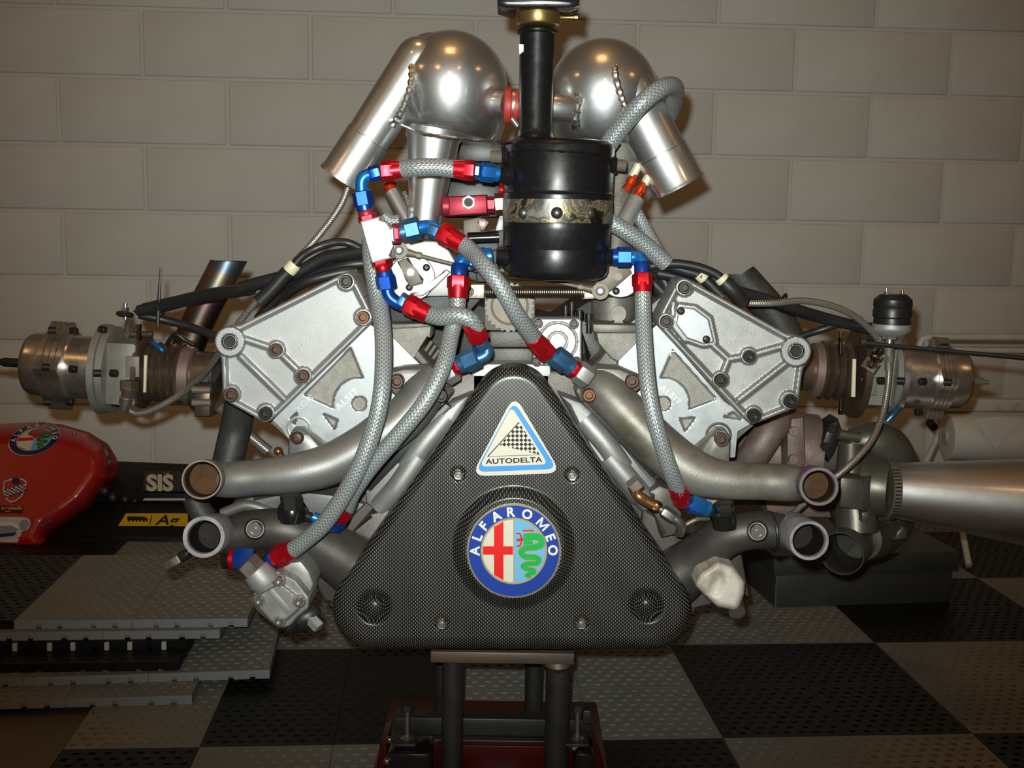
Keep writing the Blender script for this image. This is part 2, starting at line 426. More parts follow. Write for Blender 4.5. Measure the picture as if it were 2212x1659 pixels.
        ok = sdf(X, Yp) < 0.5 * step
        Hh = height(X, Yp)
        vid = {}
        vs = []
        def vert(j, i):
            k = (j, i)
            if k not in vid:
                p = P(X[j, i], Yp[j, i], Y - Hh[j, i])
                vid[k] = self.bm.verts.new(p)
            return vid[k]
        cells = ok[:-1, :-1] & ok[1:, :-1] & ok[:-1, 1:] & ok[1:, 1:]
        for j, i in zip(*np.nonzero(cells)):
            self.face((vert(j, i), vert(j + 1, i), vert(j + 1, i + 1), vert(j, i + 1)))
        if rim:
            be = [e for e in self.bm.edges if len(e.link_faces) == 1]
            r = bmesh.ops.extrude_edge_only(self.bm, edges=be)
            nv = [g for g in r['geom'] if isinstance(g, bmesh.types.BMVert)]
            for v in nv: v.co.y = (Y + back) * KY
        return self
    def text(self, s, x, y, Y, size, ang=0.0, depth=0.0004, bold=0.0, sx=1.0, spacing=1.0, flip=False, centre=True, shear=0.0):
        """raised lettering: px anchor, px cap size, angle in degrees (counter-clockwise on the picture)"""
        V, F = glyphs(s, bold, spacing, shear)
        if not len(V): return self
        V = V.copy()
        if centre: V[:, 0] -= (V[:, 0].min() + V[:, 0].max()) / 2; V[:, 1] -= 0.36
        ca, sa = math.cos(math.radians(ang)), math.sin(math.radians(ang))
        k = size / 0.72
        vs = []
        for vx, vy in V:
            lx, ly = vx * k * sx, vy * k
            vs.append(self.bm.verts.new(P(x + lx * ca - ly * sa, y - (lx * sa + ly * ca), Y)))
        fs = [f for f in (self.face([vs[i] for i in f]) for f in F) if f]
        if depth:
            r = bmesh.ops.extrude_face_region(self.bm, geom=fs)
            for g in r['geom']:
                if isinstance(g, bmesh.types.BMVert): g.co.y -= depth * KY
        return self
_gl = {}
def glyphs(s, bold=0.0, spacing=1.0, shear=0.0):
    k = (s, bold, spacing, shear)
    if k not in _gl:
        cu = bpy.data.curves.new('glyph', 'FONT'); cu.body = s; cu.resolution_u = 3; cu.offset = bold; cu.space_character = spacing; cu.shear = shear
        o = bpy.data.objects.new('glyph', cu)
        me = bpy.data.meshes.new_from_object(o)
        _gl[k] = (np.array([(v.co.x, v.co.y) for v in me.vertices]), [tuple(p.vertices) for p in me.polygons])
        bpy.data.objects.remove(o); bpy.data.meshes.remove(me); bpy.data.curves.remove(cu)
    return _gl[k]
# ------------------------------------------------------------------ 2D distance helpers (px)
def sd_seg(X, Y, a, b, r=0.0):
    ax, ay = a; bx, by = b
    dx, dy = bx - ax, by - ay
    t = np.clip(((X - ax) * dx + (Y - ay) * dy) / max(dx * dx + dy * dy, 1e-9), 0, 1)
    return np.hypot(X - ax - t * dx, Y - ay - t * dy) - r
def sd_circ(X, Y, c, r): return np.hypot(X - c[0], Y - c[1]) - r
def sd_poly(X, Y, pts, r=0.0):
    d = np.full(np.shape(X), 1e9); ins = np.zeros(np.shape(X), bool)
    n = len(pts)
    for i in range(n):
        a, b = pts[i], pts[(i + 1) % n]
        d = np.minimum(d, sd_seg(X, Y, a, b))
        c = (a[1] > Y) != (b[1] > Y)
        with np.errstate(divide='ignore', invalid='ignore'):
            xi = (b[0] - a[0]) * (Y - a[1]) / ((b[1] - a[1]) if b[1] != a[1] else 1e-9) + a[0]
        ins ^= c & (X < xi)
    return np.where(ins, -d, d) - r
def smin(a, b, k):
    h = np.clip(0.5 + 0.5 * (b - a) / k, 0, 1)
    return b * (1 - h) + a * h - k * h * (1 - h)
def sstep(a, b, x):
    t = np.clip((x - a) / (b - a), 0, 1)
    return t * t * (3 - 2 * t)
# ------------------------------------------------------------------ shared bolt heads (unit radius, facing -Y)
_bolt = {}
def bolt_mesh(kind, m):
    k = (kind, m)
    if k in _bolt: return _bolt[k]
    mb = MB(); bm = mb.bm
    def ring(y, r, n, rot=0.0): return [bm.verts.new((r * math.cos(2 * PI * i / n + rot), y, r * math.sin(2 * PI * i / n + rot))) for i in range(n)]
    n = 24
    if kind == 'socket':
        secs = [ring(0.9, 1, n), ring(-0.75, 1, n), ring(-0.9, 0.88, n), ring(-0.9, 0.62, n), ring(-0.82, 0.55, n), ring(-0.1, 0.50, n)]
    elif kind == 'plug':
        secs = [ring(0.5, 1, n), ring(-0.35, 1, n), ring(-0.45, 0.92, n), ring(-0.45, 0.62, n), ring(-0.3, 0.6, n), ring(-0.3, 0.34, n), ring(-0.55, 0.3, n)]
    elif kind == 'hex':
        n = 6
        secs = [ring(0.6, 1, n), ring(-0.7, 1, n), ring(-0.85, 0.85, n)]
    elif kind == 'stud':
        n = 24
        hx = lambda y, q: [bm.verts.new((q * (1.0 if i % 4 == 0 else 0.93 if i % 2 else 0.88) * math.cos(2 * PI * i / n), y, q * (1.0 if i % 4 == 0 else 0.93 if i % 2 else 0.88) * math.sin(2 * PI * i / n))) for i in range(n)]
        secs = [hx(0.6, 1.0), hx(-0.5, 1.0), hx(-0.65, 0.88), ring(-0.6, 0.56, n), ring(-1.1, 0.54, n), ring(-1.2, 0.42, n)]
    elif kind == 'button':
        secs = [ring(0.4, 1, n), ring(-0.2, 0.98, n), ring(-0.55, 0.75, n), ring(-0.65, 0.42, n), ring(-0.35, 0.38, n)]
    for a, b in zip(secs[:-1], secs[1:]):
        for i in range(n): mb.face((a[i], a[(i + 1) % n], b[(i + 1) % n], b[i]))
    mb.face(secs[-1])
    bmesh.ops.recalc_face_normals(bm, faces=bm.faces)
    me = bpy.data.meshes.new('bolt_' + kind)
    bm.to_mesh(me); bm.free(); me.materials.append(MATS[m])
    for p in me.polygons: p.use_smooth = True
    me.set_sharp_from_angle(angle=math.radians(35))
    _bolt[k] = me
    return me
def bolt(x, y, Y, r, m='bolt_dark', parent=None, kind='socket', direction=None, name='bolt', label=None, rot=0.0):
    o = bpy.data.objects.new(name, bolt_mesh(kind, m)); COL.objects.link(o)
    o.parent = parent
    o.location = P(x, y, Y) - root_base(parent)
    s = r * mpp(x, y, Y); o.scale = (s, s, s)
    if direction is not None:
        o.rotation_mode = 'QUATERNION'
        o.rotation_quaternion = Vector((0, -1, 0)).rotation_difference(Vector(direction).normalized())
    else: o.rotation_euler = (0, rot, 0)
    if label: o['label'] = label
    return o
# ================================================================== ROOM
cy, sy = math.cos(YAW), math.sin(YAW)
EX = Vector((cy, sy, 0)); EY = Vector((-sy, cy, 0)); EZ = Vector((0, 0, 1))
def room(s, v, z): return EX * s + EY * v + EZ * z      # room-aligned coordinates
WALL_D = 3.5915
mat('wall_paint', (0.68, 0.67, 0.65), 0.0, 0.6, vscale=3.0, col2=(0.61, 0.59, 0.56), lo=0.4, hi=0.75, bump=0.25, bscale=140, spec=0.25)
mat('wall_joint', (0.62, 0.60, 0.57), 0.0, 0.7, bump=0.3, bscale=120)
mat('wall_grime', (0.22, 0.20, 0.18), 0.0, 0.7)
mat('concrete', (0.085, 0.068, 0.048), 0.0, 0.6, vscale=4, col2=(0.11, 0.09, 0.066), bump=0.2, bscale=60)
mat('tile_grey', (0.185, 0.179, 0.156), 0.0, 0.5, vscale=12, col2=(0.158, 0.155, 0.142), spec=0.2)
mat('tile_black', (0.0075, 0.0075, 0.0075), 0.0, 0.45, vscale=14, col2=(0.014, 0.014, 0.0135), lo=0.5, hi=0.8, spec=0.2)
mat('tile_edge', (0.20, 0.21, 0.22), 0.0, 0.5)

def streaks(name):
    """wall paint with faint sideways scuffs in it"""
    m = MATS[name]; nt = m.node_tree; b = nt.nodes['Principled BSDF']
    tc = nd(nt, 'ShaderNodeTexCoord'); mp = nd(nt, 'ShaderNodeMapping'); mp.inputs['Scale'].default_value = (2.2, 1, 26)
    n = nd(nt, 'ShaderNodeTexNoise'); n.inputs['Scale'].default_value = 1.0; n.inputs['Detail'].default_value = 5
    nt.links.new(tc.outputs['Object'], mp.inputs['Vector']); nt.links.new(mp.outputs['Vector'], n.inputs['Vector'])
    r = nd(nt, 'ShaderNodeValToRGB'); r.color_ramp.elements[0].position = 0.66; r.color_ramp.elements[1].position = 0.80
    nt.links.new(n.outputs['Fac'], r.inputs['Fac'])
    mx = nd(nt, 'ShaderNodeMix'); mx.data_type = 'RGBA'
    old = b.inputs['Base Color'].links[0].from_socket
    nt.links.new(old, mx.inputs['A']); mx.inputs['B'].default_value = (0.42, 0.38, 0.34, 1)
    k = math_node(nt, 'MULTIPLY', r.outputs['Color'], 0.55)
    nt.links.new(k, mx.inputs['Factor']); nt.links.new(mx.outputs['Result'], b.inputs['Base Color'])
streaks('wall_paint')

# wall: a mortar slab with every block on it
mbw = MB()
c0 = [room(s, v, z) for s, v, z in ((-3.2, WALL_D + .006, 0), (3.3, WALL_D + .006, 0), (3.3, WALL_D + .2, 0), (-3.2, WALL_D + .2, 0))]
lo = [mbw.bm.verts.new(c) for c in c0]; hi = [mbw.bm.verts.new(c + EZ * 2.43) for c in c0]
for i in range(4): mbw.face((lo[i], lo[(i + 1) % 4], hi[(i + 1) % 4], hi[i]))
mbw.face(hi); mbw.face(lo[::-1])
wall = put('wall_back', mbw, 'wall_joint', kind='structure')
BW, BH = 0.5, 0.2
def block_mesh(w, name):
    mb = MB(); g = 0.0050
    mb.box((g, 0, g), (w - g, 0.05, BH - g), 0.0045)
    bm = mb.bm; bmesh.ops.recalc_face_normals(bm, faces=bm.faces)
    me = bpy.data.meshes.new(name); bm.to_mesh(me); bm.free(); me.materials.append(MATS['wall_paint'])
    for p in me.polygons: p.use_smooth = True
    me.set_sharp_from_angle(angle=math.radians(60))
    return me
bmesh_full = block_mesh(BW, 'wall_block')
S0, Z0 = -1.1154, CAM_H + 0.6344
for row in range(-4, 8):
    z = Z0 - row * BH
    s0 = S0 + (0 if row % 2 == 0 else BW / 2)
    for k in range(-3, 8):
        if not (-3.0 < s0 + k * BW < 2.7): continue
        o = bpy.data.objects.new('wall_block', bmesh_full); COL.objects.link(o); o.parent = wall
        o.location = room(s0 + k * BW, WALL_D - 0.0 + random.uniform(-.0006, .0006), z)
        o.rotation_euler = (0, 0, YAW)
# floor: bare concrete with snap-together plastic tiles on it
mbf = MB(); mbf.box((-6, -3.5, -0.1), (6, 5, 0.0))
floor = put('floor', mbf, 'concrete', kind='structure')
T = 0.2
def tile_mesh(name, m, edge='', th=0.015):
    """perforated tile; edge: sides (f, r, l, b) that show a skirt with latch notches"""
    mb = MB(); bm = mb.bm
    g = 0.0004; nc = 8; nb = 10
    bx = 0.006
    per = (T - 2 * bx) / (2 * nc)
    xs = [g]; slots = []
    for k in range(2 * nc):
        a = bx + per * (k + 0.08)
        slots.append(len(xs)); xs += [a, a + per * 0.84]
    xs.append(T - g)
    ys = [g]; rows = []
    pit = (T - 2 * bx) / nb
    for j in range(nb):
        a = bx + (j + 0.32) * pit
        rows.append(len(ys)); ys += [a, a + pit * 0.36]
    ys.append(T - g)
    V = [[bm.verts.new((x, y, th)) for x in xs] for y in ys]
    holes = {(j, i) for q, j in enumerate(rows) for k, i in enumerate(slots) if (k + q) % 2 == 0}
    for j in range(len(ys) - 1):
        for i in range(len(xs) - 1):
            if (j, i) in holes: continue
            mb.face((V[j][i], V[j][i + 1], V[j + 1][i + 1], V[j + 1][i]))
    bev = [e for e in bm.edges if len(e.link_faces) == 1]
    r = bmesh.ops.extrude_edge_only(bm, edges=bev)
    for v in r['geom']:
        if isinstance(v, bmesh.types.BMVert): v.co.z -= th * 0.8
    # outer skirts with latch notches
    mb.mi = 1
    for sd in edge:
        def pt(t, z, off=-0.0006):
            return {'f': (t, off, z), 'b': (t, T - off, z), 'l': (off, t, z), 'r': (T - off, t, z)}[sd]
        cuts = [g]
        for c in (0.042, 0.078, 0.135, 0.171): cuts += [c - 0.0045, c + 0.0045]
        cuts.append(T - g)
        for i in range(len(cuts) - 1):
            z0 = 0.0 if i % 2 == 0 else 0.0085
            q = [bm.verts.new(pt(*w)) for w in ((cuts[i], z0), (cuts[i + 1], z0), (cuts[i + 1], th), (cuts[i], th))]
            mb.face(q)
            if i % 2:  # round latch eye above the notch
                for s in (-0.008, 0.017):
                    pass
    me = bpy.data.meshes.new(name); bm.to_mesh(me); bm.free()
    me.materials.append(MATS[m]); me.materials.append(MATS['tile_edge' if m == 'tile_grey' else m])
    return me
TM = {}
def tile(i, j, z, black, parent, edge='', origin=(0.4578, 1.6547), tilt=None):
    k = (black, edge)
    if k not in TM: TM[k] = tile_mesh('floor_tile', 'tile_black' if black else 'tile_grey', edge)
    o = bpy.data.objects.new('floor_tile', TM[k]); COL.objects.link(o); o.parent = parent
    o.location = room(origin[0] + i * T, origin[1] + j * T, z) - root_base(parent)
    o.rotation_euler = (0, 0, YAW)
    if tilt: o.rotation_euler = (tilt[0], tilt[1], YAW)
    return o
def is_black(i, j): return ((i // 2) + (j // 2)) % 2 == 0
for j in range(-2, 10):
    for i in range(-13, 10):
        if j < 1 and i < -5: continue          # bare concrete at the front left
        if j < 3 and i < -8: continue
        if j > 5 and not (-12 < i < 9): continue
        e = ''
        if i == -5 and j < 1: e = 'l'
        if i == -8 and j in (1, 2): e = 'l' if i == -8 else ''
        if j == 1 and i < -5: e += 'f'
        tile(i, j, 0.0, is_black(i, j), floor, e)

# ---- loose tile sheets stacked at the left
def sheet(name, label, corner_px, z, cols, rows, colour, edges='f', skew=0.0):
    """corner_px: picture place of the sheet's front right top corner"""
    c = G(corner_px[0], corner_px[1], z + 0.015)
    loc = Vector((c.x, c.y, z))
    th_ = thing(name, label, 'floor tiles', loc, 'loose tile sheets stacked on the floor')
    th_.rotation_euler = (0, 0, YAW + skew)
    for jj in range(rows):
        for ii in range(cols):
            b = colour(ii, jj)
            e = ''
            if jj == 0: e += 'f'
            if ii == 0: e += 'r'
            k = (b, e)
            if k not in TM: TM[k] = tile_mesh('floor_tile', 'tile_black' if b else 'tile_grey', e)
            o = bpy.data.objects.new('floor_tile', TM[k]); COL.objects.link(o); o.parent = th_
            o.location = (-(ii + 1) * T, jj * T, 0)
    return th_
HZ = 0.0155
LV = lambda k: 0.0155 * k
sheet('tile_sheet', 'grey and black tile sheet lowest of the stack, nearest the bare concrete', (415, 1502), LV(1), 4, 2, lambda i, j: False, skew=0.03)
sheet('tile_sheet', 'grey tile sheet sticking out furthest right under the black sheets of the stack', (583, 1447), LV(2), 3, 2, lambda i, j: i > 2, skew=0.05)
sheet('tile_sheet', 'black tile sheet lying on the grey sheets, lower of the two black ones', (385, 1430), LV(3), 4, 2, lambda i, j: True, skew=0.0)
sheet('tile_sheet', 'black tile sheet with white latch pegs along its front edge', (405, 1383), LV(4), 4, 2, lambda i, j: True, skew=0.0)
sheet('tile_sheet', 'grey tile sheet with notched front edge just below the topmost sheet', (475, 1361), LV(5), 5, 2, lambda i, j: False, skew=0.0)
sheet('tile_sheet', 'topmost tile sheet of the stack, grey tiles at its right and black at its left', (535, 1336), LV(6), 5, 2, lambda i, j: (i > 1) != (j > 1), skew=0.0)
pegs = [o for o in COL.objects if o.name.startswith('tile_sheet') and 'white latch pegs' in o.get('label', '')][0]
mbp = MB(); mbp.box((-0.004, -0.0075, 0.0), (0.004, -0.001, 0.014), 0.001)
mep = bpy.data.meshes.new('latch_peg'); mbp.bm.to_mesh(mep); mbp.bm.free()
mat('peg_white', (0.42, 0.41, 0.36), 0.0, 0.5); mep.materials.append(MATS['peg_white'])
for d_ in (0.039, 0.097, 0.136, 0.193, 0.232, 0.290, 0.327):
    o = bpy.data.objects.new('latch_peg', mep); COL.objects.link(o); o.parent = pegs; o.location = (-d_, 0, 0.0005)
# ================================================================== ENGINE
EB = P(1110, 1405, 1.30)
engine = thing('engine', 'racing V8 engine with polished intake domes and carbon front cover on a stand', 'engine', EB)
def part(name, mb, m, parent=None, label=None, **kw): return put(name, mb, m, parent or engine, label, **kw)

# ---- blocks behind everything: crankcase, the two banks, the valley
mb = MB()
mb.prism([(830, 905), (960, 800), (1265, 800), (1390, 900), (1480, 1180), (1510, 1300), (1500, 1330), (720, 1325), (700, 1290), (735, 1170)], 1.20, 0.40, 0.006)
part('crankcase', mb, 'crank_dark')
mb = MB()
mb.prism([(735, 1185), (800, 1110), (900, 1090), (880, 1330), (760, 1312), (700, 1300), (655, 1215)], 1.165, 0.10, 0.004)
part('sump_casting', mb, 'crank_dark')
mb = MB()
mb.prism([(1390, 1090), (1430, 1130), (1520, 1255), (1600, 1180), (1620, 1290), (1500, 1312), (1440, 1330), (1360, 1330)], 1.19, 0.10, 0.004)
part('sump_casting', mb, 'crank_dark')
for sgn, poly in ((0, [(745, 600), (800, 655), (870, 720), (960, 815), (700, 985), (640, 975), (600, 915), (495, 860), (475, 740)]),
                  (1, [(1475, 605), (1430, 640), (1360, 700), (1270, 800), (1270, 850), (1540, 985), (1580, 970), (1625, 910), (1715, 865), (1735, 760), (1700, 740)])):
    mb = MB(); mb.prism(poly, 1.21, 0.42, 0.004)
    part('cylinder_head', mb, 'alu_dirty')
# valley wall and dark centre
mb = MB()
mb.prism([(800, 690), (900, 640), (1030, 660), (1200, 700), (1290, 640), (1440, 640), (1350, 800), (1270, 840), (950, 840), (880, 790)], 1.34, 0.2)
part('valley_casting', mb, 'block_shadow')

# ---- cam covers
def cam_cover(polyc, r, hub, hubr, bosses, ribs, pads=()):
    def sdf(X, Y): return np.maximum(outer(X, Y), 13.2 - sd_circ(X, Y, hub, 0))
    def outer(X, Y): return smin(sd_poly(X, Y, polyc, r), sd_circ(X, Y, hub, hubr), 14)
    def height(X, Y):
        d = outer(X, Y)
        h = 0.0095 * sstep(-15, -7, d)
        for a, b in ribs: h = np.maximum(h, 0.0088 * (1 - sstep(2.5, 9.5, sd_seg(X, Y, a, b))))
        for c, rr in bosses:
            q = sd_circ(X, Y, c, 0)
            h = np.maximum(h, 0.0112 * (1 - sstep(rr, rr + 4.5, q)))
        for f in pads: h = np.maximum(h, f(X, Y))
        q = sd_circ(X, Y, hub, 0)
        h = np.maximum(h, 0.026 * (1 - sstep(hubr - 2, hubr + 2.0, q)))
        h = np.where(q < 18, np.maximum(h * 0, 0.026 - 0.0016), h)
        # outer edge rounding
        h = h - 0.0022 * sstep(-4.0, 0.0, d) ** 2
        return h
    return sdf, height
YC = 1.155
# left cover
Lp = [(497, 735), (748, 609), (786, 686), (575, 892), (501, 851)]
Lb = [((748, 608), 18), ((785, 685), 17), ((597, 755), 16.5), ((655, 812), 17), ((575, 891), 17), ((500, 851), 17)]
Lr = [((527, 732), (578, 749)), ((578, 749), (597, 755)), ((597, 755), (655, 812)), ((520, 770), (614, 862)), ((655, 812), (660, 822))]
sdf, hh = cam_cover(Lp, 19.5, (496, 738), 33, Lb, Lr)
mb = MB(); mb.field(sdf, hh, (440, 560, 830, 940), 1.7, YC, back=0.045)
lcover = part('cam_cover', mb, 'alu_cast', label='grey cast cam cover with rusty bolts and a long plain panel')
for (x, y), m, r in (((748, 608), 'bolt_dark', 14.5), ((785, 685), 'bolt_orange', 14), ((597, 755), 'bolt_rust', 14), ((655, 812), 'bolt_rust', 14.5), ((575, 892), 'bolt_dark', 14.5), ((500, 852), 'bolt_rust', 15.5)):
    bolt(x, y, YC - 0.0125, r, m, lcover)
for a_ in (('A.DELTA', 645, 757, YC - 0.0002, 11, -139, 0.0009, 0.012, 1.0, 1.35), ('500.01.151', 665, 727, YC - 0.0002, 10, -139, 0.0009, 0.012, 1.0, 1.35), ('F-7137', 527, 842, YC - 0.0002, 11, -137, 0.0009, 0.012, 1.0, 1.3)):
    mb = MB(); mb.text(*a_); part('cast_lettering', mb, 'alu_cast', lcover)
def hub_bore_shade(x, y, par):
    mb = MB(); mb.lathe((x, y, YC - 0.0262), (x, y, YC + 0.12), ((0, 15.5), (0.0, 13.5), (0.05, 12.6), (1, 12.2), (1, 0.1)), 28, False, True); part('hub_bore_shade', mb, 'hole_shade', par)  # matt black lining paints in the shade of the deep hub hole
hub_bore_shade(496, 738, lcover)
# right cover
Rp = [(1478, 621), (1720, 755), (1705, 865), (1627, 896), (1440, 694)]
Rb = [((1478, 621), 17), ((1439, 694), 16), ((1617, 769), 16), ((1556, 820), 16), ((1705, 865), 18), ((1627, 896), 17)]
Rr = [((1540, 745), (1574, 776)), ((1574, 776), (1617, 769)), ((1574, 776), (1556, 820)), ((1617, 769), (1694, 747)), ((1698, 785), (1597, 864)), ((1455, 655), (1452, 700)), ((1452, 700), (1480, 735))]
eye = [(1470, 664), (1500, 668), (1530, 690), (1541, 738), (1520, 742), (1485, 730), (1462, 700)]
pad = lambda X, Y: 0.0088 * (1 - sstep(6, 12, sd_poly(X, Y, eye)))
sdf, hh = cam_cover(Rp, 19.5, (1720, 759), 33, Rb, Rr, (pad,))
mb = MB(); mb.field(sdf, hh, (1395, 575, 1790, 945), 1.7, YC, back=0.045)
rcover = part('cam_cover', mb, 'alu_cast_bright', label='bright cast cam cover with a small machined plate and black bolts')
for (x, y), m, r in (((1478, 621), 'bolt_dark', 14), ((1439, 694), 'bolt_dark', 13.5), ((1617, 769), 'black_metal', 13.5), ((1556, 820), 'bolt_dark', 14), ((1705, 865), 'black_metal', 15), ((1627, 896), 'black_metal', 15)):
    bolt(x, y, YC - 0.0125, r, m, rcover)
hub_bore_shade(1720, 759, rcover)
sde = lambda X, Y: sd_poly(X, Y, eye, 2)
mb = MB(); mb.field(sde, lambda X, Y: 0.003 - 0.001 * sstep(-3, 0, sde(X, Y)), (1450, 650, 1555, 755), 1.5, YC - 0.0085, back=0.004)
eyep = part('cover_plate', mb, 'alu_machined', rcover, 'bright machined eye-shaped plate')
for x, y in ((1471, 672), (1526, 733)): bolt(x, y, YC - 0.0125, 8.5, 'black_metal', rcover, 'button')
for a_ in (('A-DELTA', 1558, 667, YC - 0.0002, 9, -25, 0.0009, 0.012, 1.0, 1.45), ('600.01.102', 1592, 705, YC - 0.0002, 11, -24, 0.0009, 0.014, 1.0, 1.35)):
    mb = MB(); mb.text(*a_); part('cast_lettering', mb, 'alu_cast_bright', rcover)

# ---- machined front faces of the heads, with sandy cast recesses
def head_plate(poly, recess, circ, notch, m):
    def sdf(X, Y): return sd_poly(X, Y, poly, 3)
    def height(X, Y):
        d = sd_poly(X, Y, recess, 0)
        d = np.maximum(d, -sd_circ(X, Y, circ, 57))
        h = -0.004 * (1 - sstep(-2, 2, d)) - 0.0035 * (1 - sstep(14, 17, sd_circ(X, Y, circ, 0)))
        for pl in notch: h = np.minimum(h, -0.006 * (1 - sstep(-2, 3, sd_poly(X, Y, pl, 0))))
        return h
    mb = MB(); mb.field(sdf, height, (min(p[0] for p in poly) - 8, min(p[1] for p in poly) - 8, max(p[0] for p in poly) + 8, max(p[1] for p in poly) + 8), 2.2, 1.185, back=0.02)
    # recess floors are rough casting
    bm = mb.bm
    for f in bm.faces:
        c = f.calc_center_median()
        if all(v.co.y > (1.185 + 0.0021) * KY for v in f.verts) and f.normal.y != 0 and all(v.co.y < (1.185 + 0.0065) * KY for v in f.verts): f.material_index = 1
    return part('head_face', mb, ['alu_machined', m])
lp = head_plate([(800, 705), (850, 735), (905, 790), (860, 850), (770, 915), (700, 985), (640, 968), (612, 925), (590, 905)],
                [(757, 752), (786, 822), (745, 846), (723, 882), (658, 853)], (776, 872), [[(700, 895), (728, 908), (722, 925)], [(628, 905), (640, 893), (636, 915)]], 'alu_cast_rough')
rp = head_plate([(1420, 705), (1560, 868), (1622, 912), (1590, 930), (1585, 985), (1520, 985), (1420, 905), (1330, 830), (1340, 780), (1385, 735)],
                [(1453, 757), (1547, 862), (1484, 885), (1478, 850), (1425, 822)], (1433, 872), [[(1470, 905), (1500, 903), (1480, 930)], [(1565, 900), (1585, 892), (1600, 905)]], 'alu_cast_rough')
for a_ in (('ALSI7', 748, 862, 1.1848, 14, 42, 0.0006, 0.02, 1.0, 1.3), ('SIOX', 657, 872, 1.1848, 13, -139, 0.0006, 0.02, 1.0, 1.2), ('SIOX', 786, 752, 1.1848, 13, 50, 0.0006, 0.02, 1.0, 1.2)):
    mb = MB(); mb.text(*a_); part('cast_lettering', mb, 'stamp', lp)
for a_ in (('ALSI7', 1449, 852, 1.1848, 13, -40, 0.0006, 0.02, 1.0, 1.3), ('SIOX', 1436, 748, 1.1848, 14, -42, 0.0006, 0.02, 1.0, 1.2), ('SIOX', 1558, 877, 1.1848, 13, -42, 0.0006, 0.02, 1.0, 1.2)):
    mb = MB(); mb.text(*a_); part('cast_lettering', mb, 'stamp', rp)

# ---- timing case: pale diagonal castings either side of the carbon cover
mb = MB()
mb.prism([(975, 868), (1020, 850), (905, 1040), (830, 1110), (790, 1090), (785, 1045), (870, 950), (930, 910)], 1.172, 0.05, 0.006)
part('timing_case', mb, 'alu_cast_bright', label='pale cast timing case')
mb = MB(); mb.prism([(1205, 850), (1255, 868), (1300, 905), (1345, 965), (1420, 1040), (1400, 1100), (1365, 1090), (1300, 1010)], 1.172, 0.05, 0.006)
part('timing_case', mb, 'alu_cast_bright', label='pale cast timing case')
for pl in ([(962, 872), (975, 880), (800, 1062), (786, 1052)], [(1258, 868), (1270, 862), (1420, 1020), (1410, 1032)]):
    mb = MB(); mb.prism(pl, 1.166, 0.02, 0.001); part('gasket_strip', mb, 'black_rubber')
for pl in ([(945, 862), (960, 872), (785, 1050), (770, 1040)], [(1270, 850), (1300, 880), (1420, 990), (1425, 1015)]):
    mb = MB(); mb.prism(pl, 1.170, 0.03, 0.002); part('machined_strip', mb, 'alu_machined')
for pts in ([(965, 900, 1.175), (915, 960, 1.17), (880, 1010, 1.172)], [(905, 985, 1.17), (860, 1050, 1.168), (820, 1095, 1.175)], [(1262, 905, 1.175), (1310, 960, 1.17), (1345, 1010, 1.172)], [(1315, 985, 1.17), (1365, 1045, 1.168), (1400, 1085, 1.175)]):
    mb = MB(); mb.tube(pts, 24, 16, 8); part('cast_rib', mb, 'alu_cast_bright')
for (x, y, r) in ((838, 1060, 26), (862, 1000, 22), (1350, 1010, 22), (1385, 1062, 22)):
    mb = MB(); mb.ball((x, y, 1.185), r, (1, 0.9, 1)); part('casting_boss', mb, 'alu_cast_bright')
# rough cast brackets in the valley
mb = MB(); mb.prism([(838, 704), (932, 702), (930, 730), (885, 770), (880, 783), (848, 784), (838, 740)], 1.19, 0.05, 0.004); part('rocker_casting', mb, 'alu_cast_rough')
mb = MB(); mb.prism([(840, 700), (932, 698), (934, 706), (838, 712)], 1.185, 0.06, 0.002); part('bracket_lip', mb, 'alu_dirty')
mb = MB(); mb.prism([(1288, 718), (1378, 718), (1376, 778), (1350, 790), (1320, 775), (1292, 742)], 1.19, 0.05, 0.004); part('rocker_casting', mb, 'alu_cast_rough')
mb = MB(); mb.prism([(1280, 700), (1378, 702), (1378, 720), (1282, 718)], 1.185, 0.06, 0.002); part('bracket_lip', mb, 'alu_dirty')

# ---- centre: crossbars, square plate, gear, spring
for pl, Y, m in (([(1058, 716), (1155, 716), (1155, 750), (1058, 750)], 1.24, 'valley_grey'), ([(1062, 753), (1150, 753), (1150, 785), (1062, 785)], 1.235, 'valley_grey')):
    mb = MB(); mb.prism(pl, Y, 0.05, 0.002); part('crossbar', mb, m)
mb = MB(); mb.prism([(1018, 786), (1190, 786), (1190, 850), (1018, 850)], 1.20, 0.05, 0.003); part('front_block', mb, 'alu_throttle', label='bright machined block behind the cover tip')
sq = [(1160, 697), (1247, 697), (1247, 781), (1160, 781)]
sds = lambda X, Y: sd_poly(X, Y, sq, 9)
def hsq(X, Y):
    q = sd_circ(X, Y, (1205, 738), 0)
    h = 0.002 * (1 - sstep(38, 41, q)) - 0.0022 * (1 - sstep(1.5, 3, np.abs(q - 41))) - 0.0018 * (1 - sstep(1, 3, np.abs(q - 20)))
    return h - 0.001 * sstep(-3, 0, sds(X, Y))
mb = MB(); mb.field(sds, hsq, (1145, 682, 1262, 796), 1.5, 1.19, back=0.03)
sqp = part('square_plate', mb, 'alu_throttle', label='square machined end plate with a round boss')
for x, y in ((1163, 699), (1240, 700), (1159, 781), (1245, 780)): bolt(x, y, 1.188, 10, 'bolt_dark', sqp)
